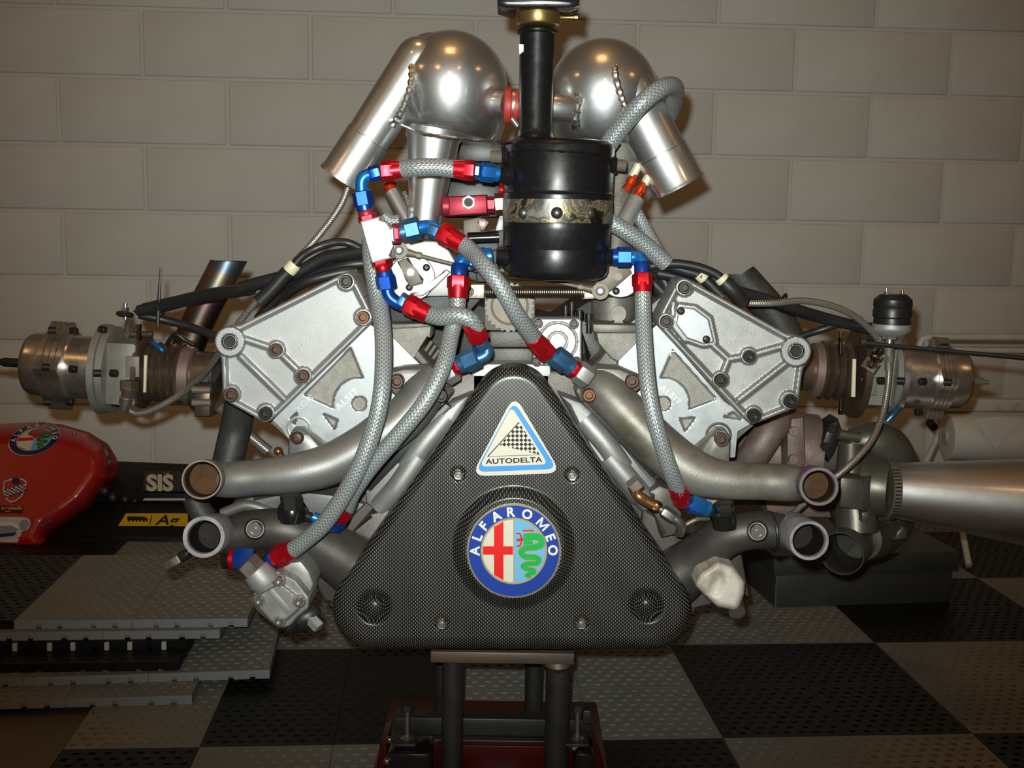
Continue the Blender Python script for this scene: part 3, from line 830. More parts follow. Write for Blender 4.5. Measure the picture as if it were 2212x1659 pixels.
# toothed pulley in its frame
mb = MB(); mb.prism([(1046, 640), (1156, 640), (1156, 714), (1046, 714)], 1.245, 0.03, 0.002); gf = part('pulley_frame', mb, 'steel_tan')
tooth = lambda th: 1.0 if math.sin(th * 26) > 0 else 0.93
mb = MB(); mb.lathe((1101, 664, 1.225), (1101, 664, 1.243), ((0, 53), (1, 53)), 208, lob=tooth); part('toothed_belt', mb, 'black_rubber', gf)
mb = MB(); mb.lathe((1101, 664, 1.221), (1101, 664, 1.243), ((0, 47.5), (1, 48)), 208, lob=tooth); part('toothed_rim', mb, 'gear_beige', gf)
mb = MB(); mb.lathe((1101, 661, 1.224), (1101, 661, 1.2165), ((0, 42), (0.6, 42), (0.75, 38), (0.9, 36), (1, 14), (1, 12), (0.2, 11)), 48); part('pulley_face', mb, 'gear_beige', gf)
# throttle return spring
mb = MB()
pts = []; turns = 46
a_, b_ = P(1048, 631, 1.20), P(1262, 631, 1.20); rr = 12.5 * mpp(1150, 631, 1.20)
for i in range(turns * 10 + 1):
    t = i / (turns * 10); th = 2 * PI * t * turns
    pts.append(a_ + (b_ - a_) * t + Vector((0, math.cos(th) * rr, math.sin(th) * rr)))
mb.sweep(pts, [1.95 * mpp(1150, 631, 1.2)] * len(pts), 5)
part('return_spring', mb, 'spring_steel', label='brown coil spring')
mb = MB(); mb.prism([(1006, 614), (1047, 614), (1046, 645), (1010, 645)], 1.185, 0.02, 0.002); rb = part('spring_block', mb, 'rust_block', label='bright block with rust stains')
bolt(1014, 630, 1.183, 10, 'bolt_dark', rb)
mb = MB(); mb.prism([(1258, 626), (1290, 620), (1300, 645), (1258, 647)], 1.20, 0.02, 0.002); part('spring_block', mb, 'rust_block')
# dark brackets under the throttles
mb = MB(); mb.prism([(842, 655), (960, 640), (1040, 610), (1052, 630), (1020, 668), (985, 690), (845, 697)], 1.225, 0.03, 0.002); part('dark_bracket', mb, 'dark_anodised')
mb = MB(); mb.prism([(1010, 520), (1075, 505), (1080, 600), (1045, 612), (1000, 600)], 1.24, 0.03, 0.002); part('dark_bracket', mb, 'dark_anodised')
mb = MB(); mb.prism([(1020, 540), (1078, 540), (1078, 610), (1030, 610)], 1.215, 0.02, 0.003); part('dark_bracket', mb, 'dark_anodised')

# ---- throttle bodies and linkage
mb = MB(); mb.prism([(848, 520), (958, 520), (990, 575), (985, 640), (880, 642), (845, 610)], 1.20, 0.05, 0.003)
tb = part('throttle_body', mb, 'alu_throttle', label='bright machined throttle body')
mb = MB(); mb.lathe((890, 600, 1.186), (890, 600, 1.205), ((0, 48), (0.15, 50), (1, 50)), 40); part('throttle_flange', mb, 'alu_throttle', tb)
mb = MB(); mb.prism([(962, 582), (972, 588), (935, 625), (912, 640), (890, 641), (885, 634), (910, 630)], 1.178, 0.012, 0.002); part('bell_crank', mb, 'alu_white', tb)
mb = MB(); mb.prism([(857, 565), (880, 556), (897, 585), (914, 604), (912, 613), (886, 620), (876, 606), (868, 585)], 1.176, 0.014, 0.002); lv = part('throttle_lever', mb, 'steel_tan', tb)
mb = MB(); mb.rod((887, 588, 1.170), (887, 588, 1.20), 12.5); mb.rod((887, 588, 1.169), (887, 588, 1.175), 8); part('throttle_shaft', mb, 'steel_tan', tb)
mb = MB(); mb.rod((887, 588, 1.167), (887, 588, 1.172), 7.5); part('brass_pin', mb, 'brass', tb)
for x, y in ((921, 578), (884, 621)): bolt(x, y, 1.186, 8, 'bolt_dark', tb, 'button')
def rod_end(x, y, Y, r, toward, m='steel_tan'):
    mb = MB(); mb.ring((x, y, Y), (0, 1, 0), r * 0.78, r * 0.26, 28, 8)
    mb.lathe((x, y, Y - 0.006), (x, y, Y + 0.006), ((0, r * 0.92), (0, r), (1, r), (1, r * 0.6)), 28)
    dx, dy = toward[0] - x, toward[1] - y; L = math.hypot(dx, dy); ux, uy = dx / L, dy / L
    mb.rod((x + ux * r * 0.8, y + uy * r * 0.8, Y), (x + ux * r * 2.3, y + uy * r * 2.3, Y), r * 0.52, r * 0.34, 14)
    q = part('rod_end', mb, m)
    mb = MB(); mb.lathe((x, y, Y - 0.0095), (x, y, Y + 0.004), ((0, r * 0.28), (0.02, r * 0.5), (1, r * 0.68)), 20); part('rod_end_ball', mb, 'black_metal', q)
    mb = MB(); mb.rod((x, y, Y - 0.0105), (x, y, Y - 0.002), r * 0.26, seg=12); part('rod_end_bolt', mb, 'steel', q)
    mb = MB(); mb.rod((x + ux * r * 2.2, y + uy * r * 2.2, Y), (x + ux * r * 2.75, y + uy * r * 2.75, Y), r * 0.42, seg=6); part('lock_nut', mb, 'steel_tan', q)
    mb = MB(); mb.rod((x + ux * r * 2.3, y + uy * r * 2.3, Y), (toward[0], toward[1], Y + 0.01), r * 0.24); part('link_rod', mb, 'steel_tan', q)
rod_end(862, 541, 1.165, 18, (1062, 592))
rod_end(1297, 629, 1.17, 18, (1080, 583))
mb = MB(); mb.lathe((1340, 598, 1.195), (1340, 598, 1.21), ((0, 43), (0.2, 45), (1, 45)), 40); rtb = part('throttle_disc', mb, 'alu_throttle')
mb = MB(); mb.prism([(1286, 612), (1318, 572), (1352, 562), (1366, 590), (1322, 628), (1300, 640)], 1.186, 0.01, 0.002); part('throttle_lever', mb, 'steel_tan', rtb)
mb = MB(); mb.rod((1335, 598, 1.180), (1335, 598, 1.19), 8.5); mb.rod((1335, 598, 1.178), (1335, 598, 1.19), 4); part('lever_pin', mb, 'gear_beige', rtb)
bolt(1331, 629, 1.193, 8, 'bolt_dark', rtb, 'button')
mb = MB(); mb.rod((1325, 640, 1.26), (1325, 715, 1.26), 48, seg=32); part('throttle_barrel', mb, 'alu_dirty')
mb = MB(); mb.lathe((1336, 678, 1.206), (1336, 678, 1.23), ((0, 17), (1, 18)), 32); mb.prism([(1330, 690), (1342, 690), (1350, 702), (1322, 702)], 1.206, 0.02); part('keyhole_boss', mb, 'alu_dirty')
for k, (x, y) in enumerate(((1222, 672), (1235, 664), (1252, 682), (1272, 690), (1296, 694))):
    mb = MB(); mb.rod((x, y - 12, 1.25), (x, y + 6, 1.25), 8, seg=14); mb.rod((x, y + 6, 1.25), (x, y + 30, 1.25), 6, seg=12); part('stud', mb, 'bolt_dark')
mb = MB(); mb.prism([(1210, 690), (1260, 700), (1300, 705), (1300, 770), (1270, 780), (1258, 690)], 1.255, 0.04, 0.004); part('valley_block', mb, 'valley_grey')
for k in range(4):   # springs seen between hose and manifold
    mb = MB(); mb.rod((925 + k * 8, 728 + k * 9, 1.25), (898 + k * 8, 768 + k * 9, 1.25), 5, seg=10); part('pushrod_tube', mb, 'steel_tan')

# ---- red fuel pressure regulator, behind the upper hose
mb = MB(); mb.prism([(968, 424), (1052, 420), (1054, 462), (968, 468)], 1.20, 0.03, 0.005); fr = part('fuel_regulator', mb, 'red_dull', label='dull red anodised fuel block with a round port')
mb = MB(); mb.rod((958, 446, 1.215), (972, 446, 1.215), 22, seg=20); part('regulator_cap', mb, 'red_dull', fr)
mb = MB(); mb.rod((1050, 442, 1.215), (1068, 442, 1.215), 18, seg=6); part('regulator_cap', mb, 'red_dull', fr)
mb = MB(); mb.lathe((1012, 437, 1.192), (1012, 437, 1.204), ((0, 10), (0, 14.5), (0.9, 16), (1, 16)), 6); part('port_nut', mb, 'steel', fr)
mb = MB(); mb.lathe((1012, 437, 1.1915), (1012, 437, 1.20), ((0, 10), (0, 10), (1, 4)), 24); part('port_shade_disc', mb, 'block_shadow', fr)  # flat near-black disc painted as the shade inside the port
mb = MB(); mb.rod((1070, 442, 1.23), (1090, 440, 1.23), 24, seg=6); part('hex_fitting', mb, 'gold_anodised')
for pl, m in (([(1022, 475), (1045, 470), (1058, 480), (1045, 500), (1035, 498)], 'heat_pink'), ([(1068, 500), (1078, 465), (1088, 465), (1088, 498)], 'alu_machined'), ([(1000, 475), (1040, 468), (1040, 510), (1000, 515)], 'steel_tan')):
    mb = MB(); mb.prism(pl, 1.25, 0.03, 0.003); part('metal_tab', mb, m)
mb = MB(); mb.rod((1010, 515, 1.23), (1078, 512, 1.23), 13, seg=18); part('black_tube', mb, 'black_gloss')
mb = MB(); mb.prism([(955, 380), (1080, 380), (1080, 470), (960, 470)], 1.30, 0.06, 0.004); part('rear_casting', mb, 'black_rubber')
mb = MB(); mb.prism([(985, 300), (1085, 305), (1085, 350), (990, 350)], 1.38, 0.05, 0.004); part('rear_casting', mb, 'black_rubber')

# ---- carbon cover
cA, cB, cC = (1110, 880), (806, 1312), (1405, 1315)
RC = 88
sdc = lambda X, Y: sd_poly(X, Y, [cA, cC, cB], RC)
EM = (1110, 1186)
def hc(X, Y):
    d = sdc(X, Y)
    t = np.clip((d + 26) / 26, 0, 1)
    h = 0.020 - 0.016 * (1 - np.sqrt(np.maximum(0, 1 - t * t)))
    q = sd_circ(X, Y, (1110, 1183), 0)
    h = h + 0.021 * (1 - sstep(107, 133, q)) 
    for c in ((808, 1311), (1397, 1308)):
        q = sd_circ(X, Y, c, 0)
        h = h - 0.011 * (1 - sstep(20, 40, q)) + 0.0105 * np.sqrt(np.maximum(0, 1 - (q / 23) ** 2))
    for c in ((990, 1024), (1236, 1026), (954, 1346), (1256, 1346)):
        q = sd_circ(X, Y, c, 0)
        h = h - 0.003 * (1 - sstep(13, 16, q))
    return h
YV = 1.13
mb = MB(); mb.field(sdc, hc, (700, 780, 1510, 1420), 3.0, YV, back=0.03)
cover = part('front_cover', mb, 'carbon', label='black carbon fibre triangular front cover', smooth=55)
for x, y in ((990, 1026), (1236, 1028), (954, 1348), (1256, 1348)):
    bolt(x, y, YV - 0.019, 10.5, 'steel', cover, 'stud', name='cover_bolt', label='small steel hex bolt')

GLYPH_M = (np.array([(0, 0), (.15, 0), (.15, .72), (0, .72), (.71, 0), (.86, 0), (.86, .72), (.71, .72), (.15, .48), (.37, .05), (.49, .05), (.43, .24), (.71, .48)]),
           [(0, 1, 2, 3), (4, 5, 6, 7), (2, 8, 9, 11), (11, 9, 10), (7, 11, 10, 12)])
def badge(cx, cy_, R, place, parent, mk=None, seg=64, off=0.0):
    """round enamel badge: place(px,py,lift)->world; one mesh, print colours as materials"""
    names = ['badge_metal', 'print_blue', 'print_cream', 'print_red', 'print_sky', 'print_green', 'print_gold', 'print_white']
    if mk: names = [mk.get(n, n) for n in names]
    mb = MB(); mb.fix = False
    def disc(r0, r1, lift, mi, a0=0, a1=2 * PI, n=seg):
        mb.mi = mi
        A = [mb.bm.verts.new(place(r0 * math.cos(a0 + (a1 - a0) * i / n), r0 * math.sin(a0 + (a1 - a0) * i / n), lift)) for i in range(n + 1)]
        B = [mb.bm.verts.new(place(r1 * math.cos(a0 + (a1 - a0) * i / n), r1 * math.sin(a0 + (a1 - a0) * i / n), lift)) for i in range(n + 1)]
        for i in range(n): mb.face((A[i], A[i + 1], B[i + 1], B[i]))
    def poly(pts, lift, mi):
        mb.mi = mi; mb.face([mb.bm.verts.new(place(x * R, y * R, lift)) for x, y in pts])
    def stroke(pts, w, lift, mi, n=8, taper=0.0):
        s = catmull([(x, y) for x, y in pts], n); mb.mi = mi; L = []
        N = len(s)
        for i in range(N):
            a = s[max(0, i - 1)]; b = s[min(N - 1, i + 1)]; t = (b - a) / (np.hypot(*(b - a)) + 1e-9)
            nn = np.array([-t[1], t[0]]) * w * (1 - taper * i / N)
            L.append((mb.bm.verts.new(place(*((s[i] + nn) * R), lift + i * 1.2e-6)), mb.bm.verts.new(place(*((s[i] - nn) * R), lift + i * 1.2e-6))))
        for p_, q_ in zip(L[:-1], L[1:]): mb.face((p_[0], q_[0], q_[1], p_[1]))
    lz = 0.0002
    # rim wall
    mb.mi = 0
    lo_ = [mb.bm.verts.new(place(R * math.cos(2 * PI * i / seg), R * math.sin(2 * PI * i / seg), -0.004)) for i in range(seg)]
    hi_ = [mb.bm.verts.new(place(R * math.cos(2 * PI * i / seg), R * math.sin(2 * PI * i / seg), 0)) for i in range(seg)]
    for i in range(seg): mb.face((lo_[i], lo_[(i + 1) % seg], hi_[(i + 1) % seg], hi_[i]))
    disc(0.96 * R, R, 0, 0)
    disc(0.70 * R, 0.96 * R, lz, 1)
    disc(0.665 * R, 0.705 * R, lz * 2, 6)
    disc(0, 0.67 * R, lz, 2, PI / 2, 3 * PI / 2)
    disc(0, 0.67 * R, lz, 4, -PI / 2, PI / 2)
    # cross
    c = 0.66
    def chord(x): return math.sqrt(max(0, c * c - x * x))
    poly([(-0.42, chord(0.42)), (-0.42, -chord(0.42)), (-0.22, -chord(0.22)), (-0.22, chord(0.22))], lz * 2, 3)
    poly([(-chord(0.10), 0.10), (-chord(0.08), -0.08), (-0.02, -0.08), (-0.02, 0.10)], lz * 2.2, 3)
    poly([(-0.012, c), (-0.012, -c), (0.008, -c), (0.008, c)], lz * 3, 6)
    # serpent: gold outline under a green body
    sn = [(0.22, 0.28), (0.40, 0.31), (0.56, 0.27), (0.58, 0.14), (0.44, 0.08), (0.24, 0.06), (0.16, -0.03), (0.24, -0.12), (0.42, -0.13), (0.53, -0.18), (0.48, -0.26), (0.30, -0.27), (0.19, -0.32), (0.27, -0.38), (0.41, -0.40), (0.43, -0.46), (0.32, -0.48), (0.27, -0.52), (0.36, -0.55)]
    stroke(sn, 0.094, lz * 2, 6, taper=0.52); stroke(sn, 0.076, lz * 3, 5, taper=0.58)
    for y_ in (0.25, 0.33, 0.17): stroke([(0.20, y_), (0.40, y_ + 0.01)], 0.035, lz * 2.6, 5)
    stroke([(0.20, 0.25), (0.06, 0.23)], 0.03, lz * 3.4, 3); stroke([(0.17, 0.24), (0.13, 0.36), (0.05, 0.37)], 0.018, lz * 3.6, 3); stroke([(0.17, 0.24), (0.13, 0.12), (0.06, 0.10)], 0.018, lz * 3.8, 3)
    stroke([(0.19, 0.43), (0.43, 0.43)], 0.015, lz * 3, 3); stroke([(0.19, 0.48), (0.43, 0.49)], 0.012, lz * 3, 6)
    # lettering round the top
    mb.mi = 7
    word = 'ALFAROMEO'
    angs = [180, 159, 140, 117, 94, 70, 43, 20, 1]
    for ch, a_ in zip(word, angs):
        V, F = GLYPH_M if ch == 'M' else glyphs(ch, 0.034)
        k = 0.20 * R / 0.72
        V = (V - [(V[:, 0].min() + V[:, 0].max()) / 2, 0.36]) * k
        th = math.radians(a_) ; ro = 0.832 * R
        vs = []
        for vx, vy in V:
            tx, ty = math.sin(th), -math.cos(th)
            vs.append(mb.bm.verts.new(place(math.cos(th) * (ro + vy) + tx * vx, math.sin(th) * (ro + vy) + ty * vx, lz * 2.5)))
        for f in F: mb.face([vs[i] for i in f])
    return put('enamel_badge', mb, names, parent, 'round blue enamel badge with red cross and green serpent')
EMC = (1110, 1190)
YE = YV - 0.0425
def plc(x, y, l):
    p = P(EMC[0] + x, EMC[1] - y, YE); p.y -= l; return p
badge(0, 0, 102, plc, cover)
# triangular sticker, just above the skin of the cover
mb = MB(); mb.fix = False
YS = YV - 0.0206
def rtri(pts, r, lift, mi, n=6):
    mb.mi = mi; out = []
    N = len(pts)
    for i in range(N):
        a, b, c = np.array(pts[i - 1], float), np.array(pts[i], float), np.array(pts[(i + 1) % N], float)
        u = (a - b) / np.hypot(*(a - b)); v = (c - b) / np.hypot(*(c - b))
        half = math.acos(np.clip(u @ v, -1, 1)) / 2; d = r / math.tan(half)
        p0, p1 = b + u * d, b + v * d
        for k in range(n + 1):
            t = k / n
            out.append((1 - t) ** 2 * p0 + 2 * t * (1 - t) * b + t * t * p1)
    vs = []
    for x, y in out:
        p = P(x, y, YS); p.y -= lift; vs.append(mb.bm.verts.new(p))
    mb.face(vs)
rtri([(1111, 852), (1212, 1022), (1018, 1029)], 19, 0.0, 0)
rtri([(1110, 866), (1204, 1013), (1026, 1020)], 14, 0.0002, 1)
rtri([(1105, 878), (1184, 1003), (1036, 1008)], 9, 0.0004, 2)
def flat(pts, lift, mi):
    mb.mi = mi; vs = []
    for x, y in pts:
        p = P(x, y, YS); p.y -= lift; vs.append(mb.bm.verts.new(p))
    mb.face(vs)
flat([(1121, 910.5), (1122, 912), (1055, 986), (1052.5, 985.5)], 0.0007, 3)
flat([(1053, 985.6), (1166, 981.6), (1166, 982.6), (1053, 986.6)], 0.0007, 3)
# chequered flag: diamonds clipped to the flag
A_, B_, C_ = np.array((1121.5, 912.0)), np.array((1079, 961.5)), np.array((1166, 982))
def inside(p):
    def cr_(a, b): return (b[0] - a[0]) * (p[1] - a[1]) - (b[1] - a[1]) * (p[0] - a[0])
    s1, s2, s3 = cr_(A_, B_), cr_(B_, C_), cr_(C_, A_)
    return (s1 <= 0 and s2 <= 0 and s3 <= 0) or (s1 >= 0 and s2 >= 0 and s3 >= 0)
def clip(poly):
    tri = [A_, B_, C_]
    ar = (B_[0] - A_[0]) * (C_[1] - A_[1]) - (B_[1] - A_[1]) * (C_[0] - A_[0])
    if ar < 0: tri = tri[::-1]
    out = [np.array(p, float) for p in poly]
    for i in range(3):
        a, b = tri[i], tri[(i + 1) % 3]; inp = out; out = []
        f = lambda p: (b[0] - a[0]) * (p[1] - a[1]) - (b[1] - a[1]) * (p[0] - a[0])
        for j in range(len(inp)):
            p, q = inp[j - 1], inp[j]
            if f(q) >= 0:
                if f(p) < 0: out.append(p + (q - p) * f(p) / (f(p) - f(q)))
                out.append(q)
            elif f(p) >= 0: out.append(p + (q - p) * f(p) / (f(p) - f(q)))
        if not out: return []
    return out
for i in range(-12, 14):
    for j in range(-12, 14):
        cxx, cyy = 1117 + 9.2 * i, 923 + 9.2 * j
        if True:
            dm = clip([(cxx - 4.6, cyy), (cxx, cyy - 4.6), (cxx + 4.6, cyy), (cxx, cyy + 4.6)])
            if len(dm) > 2: flat(dm, 0.0006, 3)
mb.mi = 3
mb.text('AUTODELTA', 1110, 994.5, YS - 0.0006, 11, 2.2, 0, 0.028, sx=1.32, spacing=1.05)
put('triangle_sticker', mb, ['print_cream', 'sticker_blue', 'print_cream', 'print_black'], cover, 'cream triangular sticker with blue border and chequered flag')
# ================================================================== ENGINE, upper and outer parts
def vdir(a, b): return (P(*b) - P(*a)).normalized()
# ---- intake domes
def dome(c, R, cut, name_label, back=0.24):
    mb = MB(); p = P(c[0], c[1], 1.25); r = R * mpp(c[0], c[1], 1.25)
    cen, rad = [], []
    for k in range(15):
        th = PI / 2 * k / 14
        cen.append(p + Vector((0, -r * math.cos(th), -0.030 * math.cos(th) ** 1.5))); rad.append(max(r * math.sin(th), 0.0004))
    cen.append(p + Vector((0, back, 0))); rad.append(r * 0.98)
    mb.sweep(cen, rad, 48)
    for v in mb.bm.verts:
        if v.co.z < p.z: v.co.z = p.z + (v.co.z - p.z) * 1.3
    if cut:
        a, b = P(*cut[0]), P(*cut[1]); sl = (b.z - a.z) / (b.x - a.x)
        for v in mb.bm.verts:
            zz = a.z + sl * (v.co.x - a.x)
            if v.co.z < zz: v.co.z = zz
    return part('intake_plenum', mb, 'alu_polished', label=name_label)
dl = dome((975, 190), 121, ((868, 266, 1.24), (1062, 304, 1.24)), 'polished aluminium dome with orange lamp reflections')
dr = dome((1302, 203), 117, ((1200, 300, 1.24), (1400, 318, 1.24)), 'polished aluminium dome half behind the black tank neck')
mb = MB(); mb.ball((934, 141, 1.245), 69, seg=40, rings=24); part('plenum_shoulder', mb, 'alu_polished', dl)
def trumpet(p0, p1, r0, r1, par, bead, lbl):
    Lp_ = math.hypot(p1[0] - p0[0], p1[1] - p0[1]); hs = [(-r0 / Lp_ * math.cos(k * PI / 16), r0 * math.sin(k * PI / 16)) for k in range(1, 8)]
    mb = MB(); mb.lathe(p0, p1, hs + [(0, r0), (0.62, r1 * 0.96), (0.66, r1), (0.965, r1 * 1.01), (0.985, r1 * 1.06), (1, r1 * 1.05), (1.0, r1 * 0.98), (0.9, r1 * 0.94), (0.4, r0 * 0.9)], 40, cap1=False)
    t = part('inlet_pipe', mb, 'alu_pipe', par)
    d = vdir(p0, p1)
    A, B = P(*p0), P(*p1)
    mb = MB(); q = A + (B - A) * 0.645; m = mpp(*p0)
    ref = Vector((0, 1, 0)); a = (ref - d * ref.dot(d)).normalized(); b = d.cross(a)
    mb.sweep([q + (a * math.cos(2 * PI * i / 40) + b * math.sin(2 * PI * i / 40)) * r1 * 0.985 * m for i in range(40)], [2.2 * m] * 40, 6, closed=True, axis0=d)
    part('pipe_bead', mb, 'alu_weld', par)
    return t
trumpet((904, 131, 1.225), (736, 388, 1.226), 51, 50, dl, 0, '')
trumpet((1360, 198, 1.222), (1466, 404, 1.225), 54, 57, dr, 0, '')
def weld(pts, r, par, m='alu_weld', lump=0.16):
    mb = MB(); s = catmull([tuple(P(*p)) for p in pts], 14); mm = mpp(*pts[0])
    mb.sweep(s, [r * mm * (1 + lump * math.sin(i * 1.5)) for i in range(len(s))], 8)
    part('weld_seam', mb, m, par)
weld([(868, 118, 1.232), (888, 135, 1.207), (888, 185, 1.192), (872, 235, 1.188), (848, 272, 1.192)], 8, dl)
weld([(1345, 145, 1.20), (1328, 150, 1.19), (1340, 205, 1.183), (1358, 245, 1.178)], 8, dr)
weld([(868, 270, 1.20), (915, 288, 1.16), (975, 296, 1.148), (1030, 303, 1.165), (1060, 304, 1.20)], 3, dl)
# runner under the left dome and its injector tube
mb = MB(); mb.lathe((938, 283, 1.238), (914, 510, 1.215), ((0, 60), (0.06, 61), (0.09, 57), (0.3, 50), (0.5, 44), (0.75, 37), (1, 33)), 40)
rn = part('intake_runner', mb, 'alu_pipe', label='tapered aluminium intake runner')
mb = MB(); mb.lathe((846, 416, 1.235), (893, 500, 1.22), ((0, 19), (1, 20)), 24); part('injector_tube', mb, 'alu_pipe', rn)
mb = MB(); mb.lathe((838, 396, 1.237), (850, 420, 1.234), ((0, 12), (0.3, 17), (0.4, 13), (0.6, 13), (0.7, 16), (1, 16)), 20); part('injector_cap', mb, 'orange_anodised', rn)
weld([(872, 415, 1.214), (884, 450, 1.209), (880, 500, 1.209)], 5, rn)
mb = MB(); mb.lathe((1338, 320, 1.27), (1330, 585, 1.23), ((0, 58), (0.3, 44), (0.7, 36), (1, 33)), 32); rr_ = part('intake_runner', mb, 'alu_dirty', label='intake runner behind the tank')
mb = MB(); mb.lathe((1374, 430, 1.215), (1340, 500, 1.20), ((0, 19), (1, 20)), 24); part('injector_tube', mb, 'alu_cast_bright', rr_)
for a, b, m in (((1392, 395, 1.215), (1370, 432, 1.213), 'orange_anodised'), ((1372, 378, 1.222), (1352, 412, 1.22), 'orange_anodised')):
    mb = MB(); mb.lathe(a, b, ((0, 8), (0.3, 9), (0.32, 12), (0.55, 12), (0.57, 9), (1, 12)), 18); part('injector_cap', mb, m, rr_)
for a, b in (((1380, 355, 1.222), (1366, 382, 1.222)), ((1402, 380, 1.215), (1392, 398, 1.215))):
    mb = MB(); mb.rod(a, b, 9, seg=6); part('pale_nut', mb, 'cream_ring', rr_)
# cross tube with its red clamps
mb = MB(); mb.lathe((1045, 219, 1.225), (1092, 225, 1.215), ((0, 33), (0.25, 26), (1, 26)), 28); part('cross_tube', mb, 'alu_polished', dl)
mb = MB(); mb.lathe((1200, 232, 1.212), (1262, 240, 1.205), ((0, 30), (0.7, 30), (0.82, 36), (1, 38)), 28); part('cross_tube', mb, 'alu_polished', dr)
mb = MB(); mb.ring((1243, 238, 1.205), (1, 0.1, -0.1), 34, 8, 40, 8, lump=0.2); part('weld_seam', mb, 'alu_weld', dr)
mb = MB(); mb.lathe((1090, 228, 1.212), (1210, 233, 1.212), ((0, 38), (0.05, 40), (0.11, 39), (0.12, 33), (0.16, 33), (0.17, 36), (0.24, 36), (0.25, 28), (1, 28)), 28)
cc = part('silicone_coupling', mb, 'red_rubber', label='red silicone coupling')
mb = MB(); mb.lathe((1107, 228, 1.212), (1113, 228, 1.212), ((0, 36), (1, 36)), 28); part('hose_clamp', mb, 'steel', cc)
mb = MB(); mb.rod((1105, 255, 1.185), (1118, 272, 1.187), 7, seg=12); part('clamp_screw', mb, 'steel', cc)

# ---- black oil tank with neck, band and filler cap
YT = 1.13
mb = MB(); prof = [(0, 60), (0.004, 96), (0.015, 108), (0.035, 116), (0.06, 119.5)]
for t in (0.362, 0.372, 0.38, 0.388, 0.398): prof.append((t, 118.5 + (1.8 if t == 0.38 else 0)))
prof += [(0.60, 116.5), (0.62, 117.5), (0.64, 116), (0.77, 116), (0.775, 115.2), (0.78, 115.6), (0.93, 114), (0.965, 110), (0.985, 103), (0.997, 92), (1, 70)]
mb.lathe((1208, 302, YT), (1200, 603, YT + 0.002), prof, 56)
tank = part('oil_tank', mb, 'black_satin', label='black painted cylindrical oil tank with a tall neck')
mb = MB(); mb.lathe((1161, 62, YT), (1156, 312, YT), ((0, 37), (0.02, 44), (0.04, 44), (0.05, 38), (0.86, 36), (0.93, 40), (0.97, 52), (1.0, 78)), 36); part('tank_neck', mb, 'black_satin', tank)
weld([(1095, 330, 1.098), (1130, 322, 1.078), (1200, 326, 1.066), (1270, 330, 1.078), (1315, 338, 1.10)], 2.2, tank, 'black_satin', 0.4)
def band_mat():
    m = bpy.data.materials.new('bare_band'); m.use_nodes = True; nt = m.node_tree; b = nt.nodes['Principled BSDF']
    tc = nd(nt, 'ShaderNodeTexCoord'); n = nd(nt, 'ShaderNodeTexNoise'); n.inputs['Scale'].default_value = 26; n.inputs['Detail'].default_value = 7; n.inputs['Roughness'].default_value = 0.7
    n.inputs['Distortion'].default_value = 0.6
    nt.links.new(tc.outputs['Object'], n.inputs['Vector'])
    r = nd(nt, 'ShaderNodeValToRGB'); e = r.color_ramp.elements
    e[0].position = 0.40; e[0].color = (0.012, 0.011, 0.010, 1); e[1].position = 0.62; e[1].color = (0.30, 0.29, 0.27, 1)
    for p_, c_ in ((0.46, (0.05, 0.04, 0.025)), (0.49, (0.34, 0.27, 0.14)), (0.515, (0.07, 0.06, 0.045)), (0.56, (0.16, 0.155, 0.145))):
        q = e.new(p_); q.color = (*c_, 1)
    nt.links.new(n.outputs['Fac'], r.inputs['Fac']); nt.links.new(r.outputs['Color'], b.inputs['Base Color'])
    b.inputs['Metallic'].default_value = 0.55; b.inputs['Roughness'].default_value = 0.38
    MATS['bare_band'] = m
band_mat()
mb = MB(); mb.lathe((1205, 432, YT), (1204, 483, YT), ((0, 116), (0.02, 118.8), (0.3, 119.2), (0.6, 118.8), (0.97, 118.2), (1, 115)), 56); part('bare_band', mb, 'bare_band', tank, 'band of scraped metal and old glue')
for x in (1132, 1203, 1272):
    dx = (x - 1205) / 119; yy = YT - 119 * mpp(1205, 460, YT) / KY * math.sqrt(1 - dx * dx)
    mb = MB(); mb.lathe((x, 460, yy + 0.004), (x, 460, yy - 0.0012), ((0, 13), (0.8, 13), (1, 10)), 20); part('rivet', mb, 'black_metal', tank)
mb = MB(); mb.prism([(1121, 95), (1131, 96), (1134, 108), (1122, 118)], 1.1195, 0.001); part('decal_scrap', mb, 'mark_white', tank)
def thread(a, b, r, m, par, name='threaded_stub', n=7):
    mb = MB(); prof = []
    for k in range(n): prof += [(k / n, r * 0.9), ((k + 0.5) / n, r)]
    prof.append((1, r * 0.85)); mb.lathe(a, b, prof, 18); return part(name, mb, m, par)
thread((1094, 340, YT - 0.01), (1059, 338, YT - 0.01), 14, 'steel_tan', tank); thread((1322, 356, YT - 0.01), (1353, 358, YT - 0.01), 13.5, 'steel_tan', tank)
for a, b, r in (((1120, 340, YT - 0.01), (1084, 339, YT - 0.01), 24), ((1300, 355, YT - 0.01), (1332, 357, YT - 0.01), 20), ((1110, 378, YT - 0.02), (1080, 377, YT - 0.02), 20), ((1290, 553, YT - 0.01), (1325, 555, YT - 0.01), 18), ((1110, 555, YT - 0.01), (1072, 553, YT - 0.01), 20)):
    mb = MB(); mb.lathe(a, b, ((0, r * 1.5), (0.5, r * 1.15), (1, r * 0.85)), 24); part('tank_boss', mb, 'black_satin', tank)
mb = MB(); mb.lathe((1087, 410, YT), (1079, 410, YT), ((0, 14), (1, 13)), 20); part('red_plug', mb, 'red_anodised', tank)
mb = MB(); mb.lathe((1163, 8, YT), (1162, 58, YT), ((0, 46), (0.05, 48), (0.9, 48), (0.95, 46), (1, 40)), 36); cap = part('filler_ring', mb, 'gold_anodised', tank, 'gold anodised filler ring')
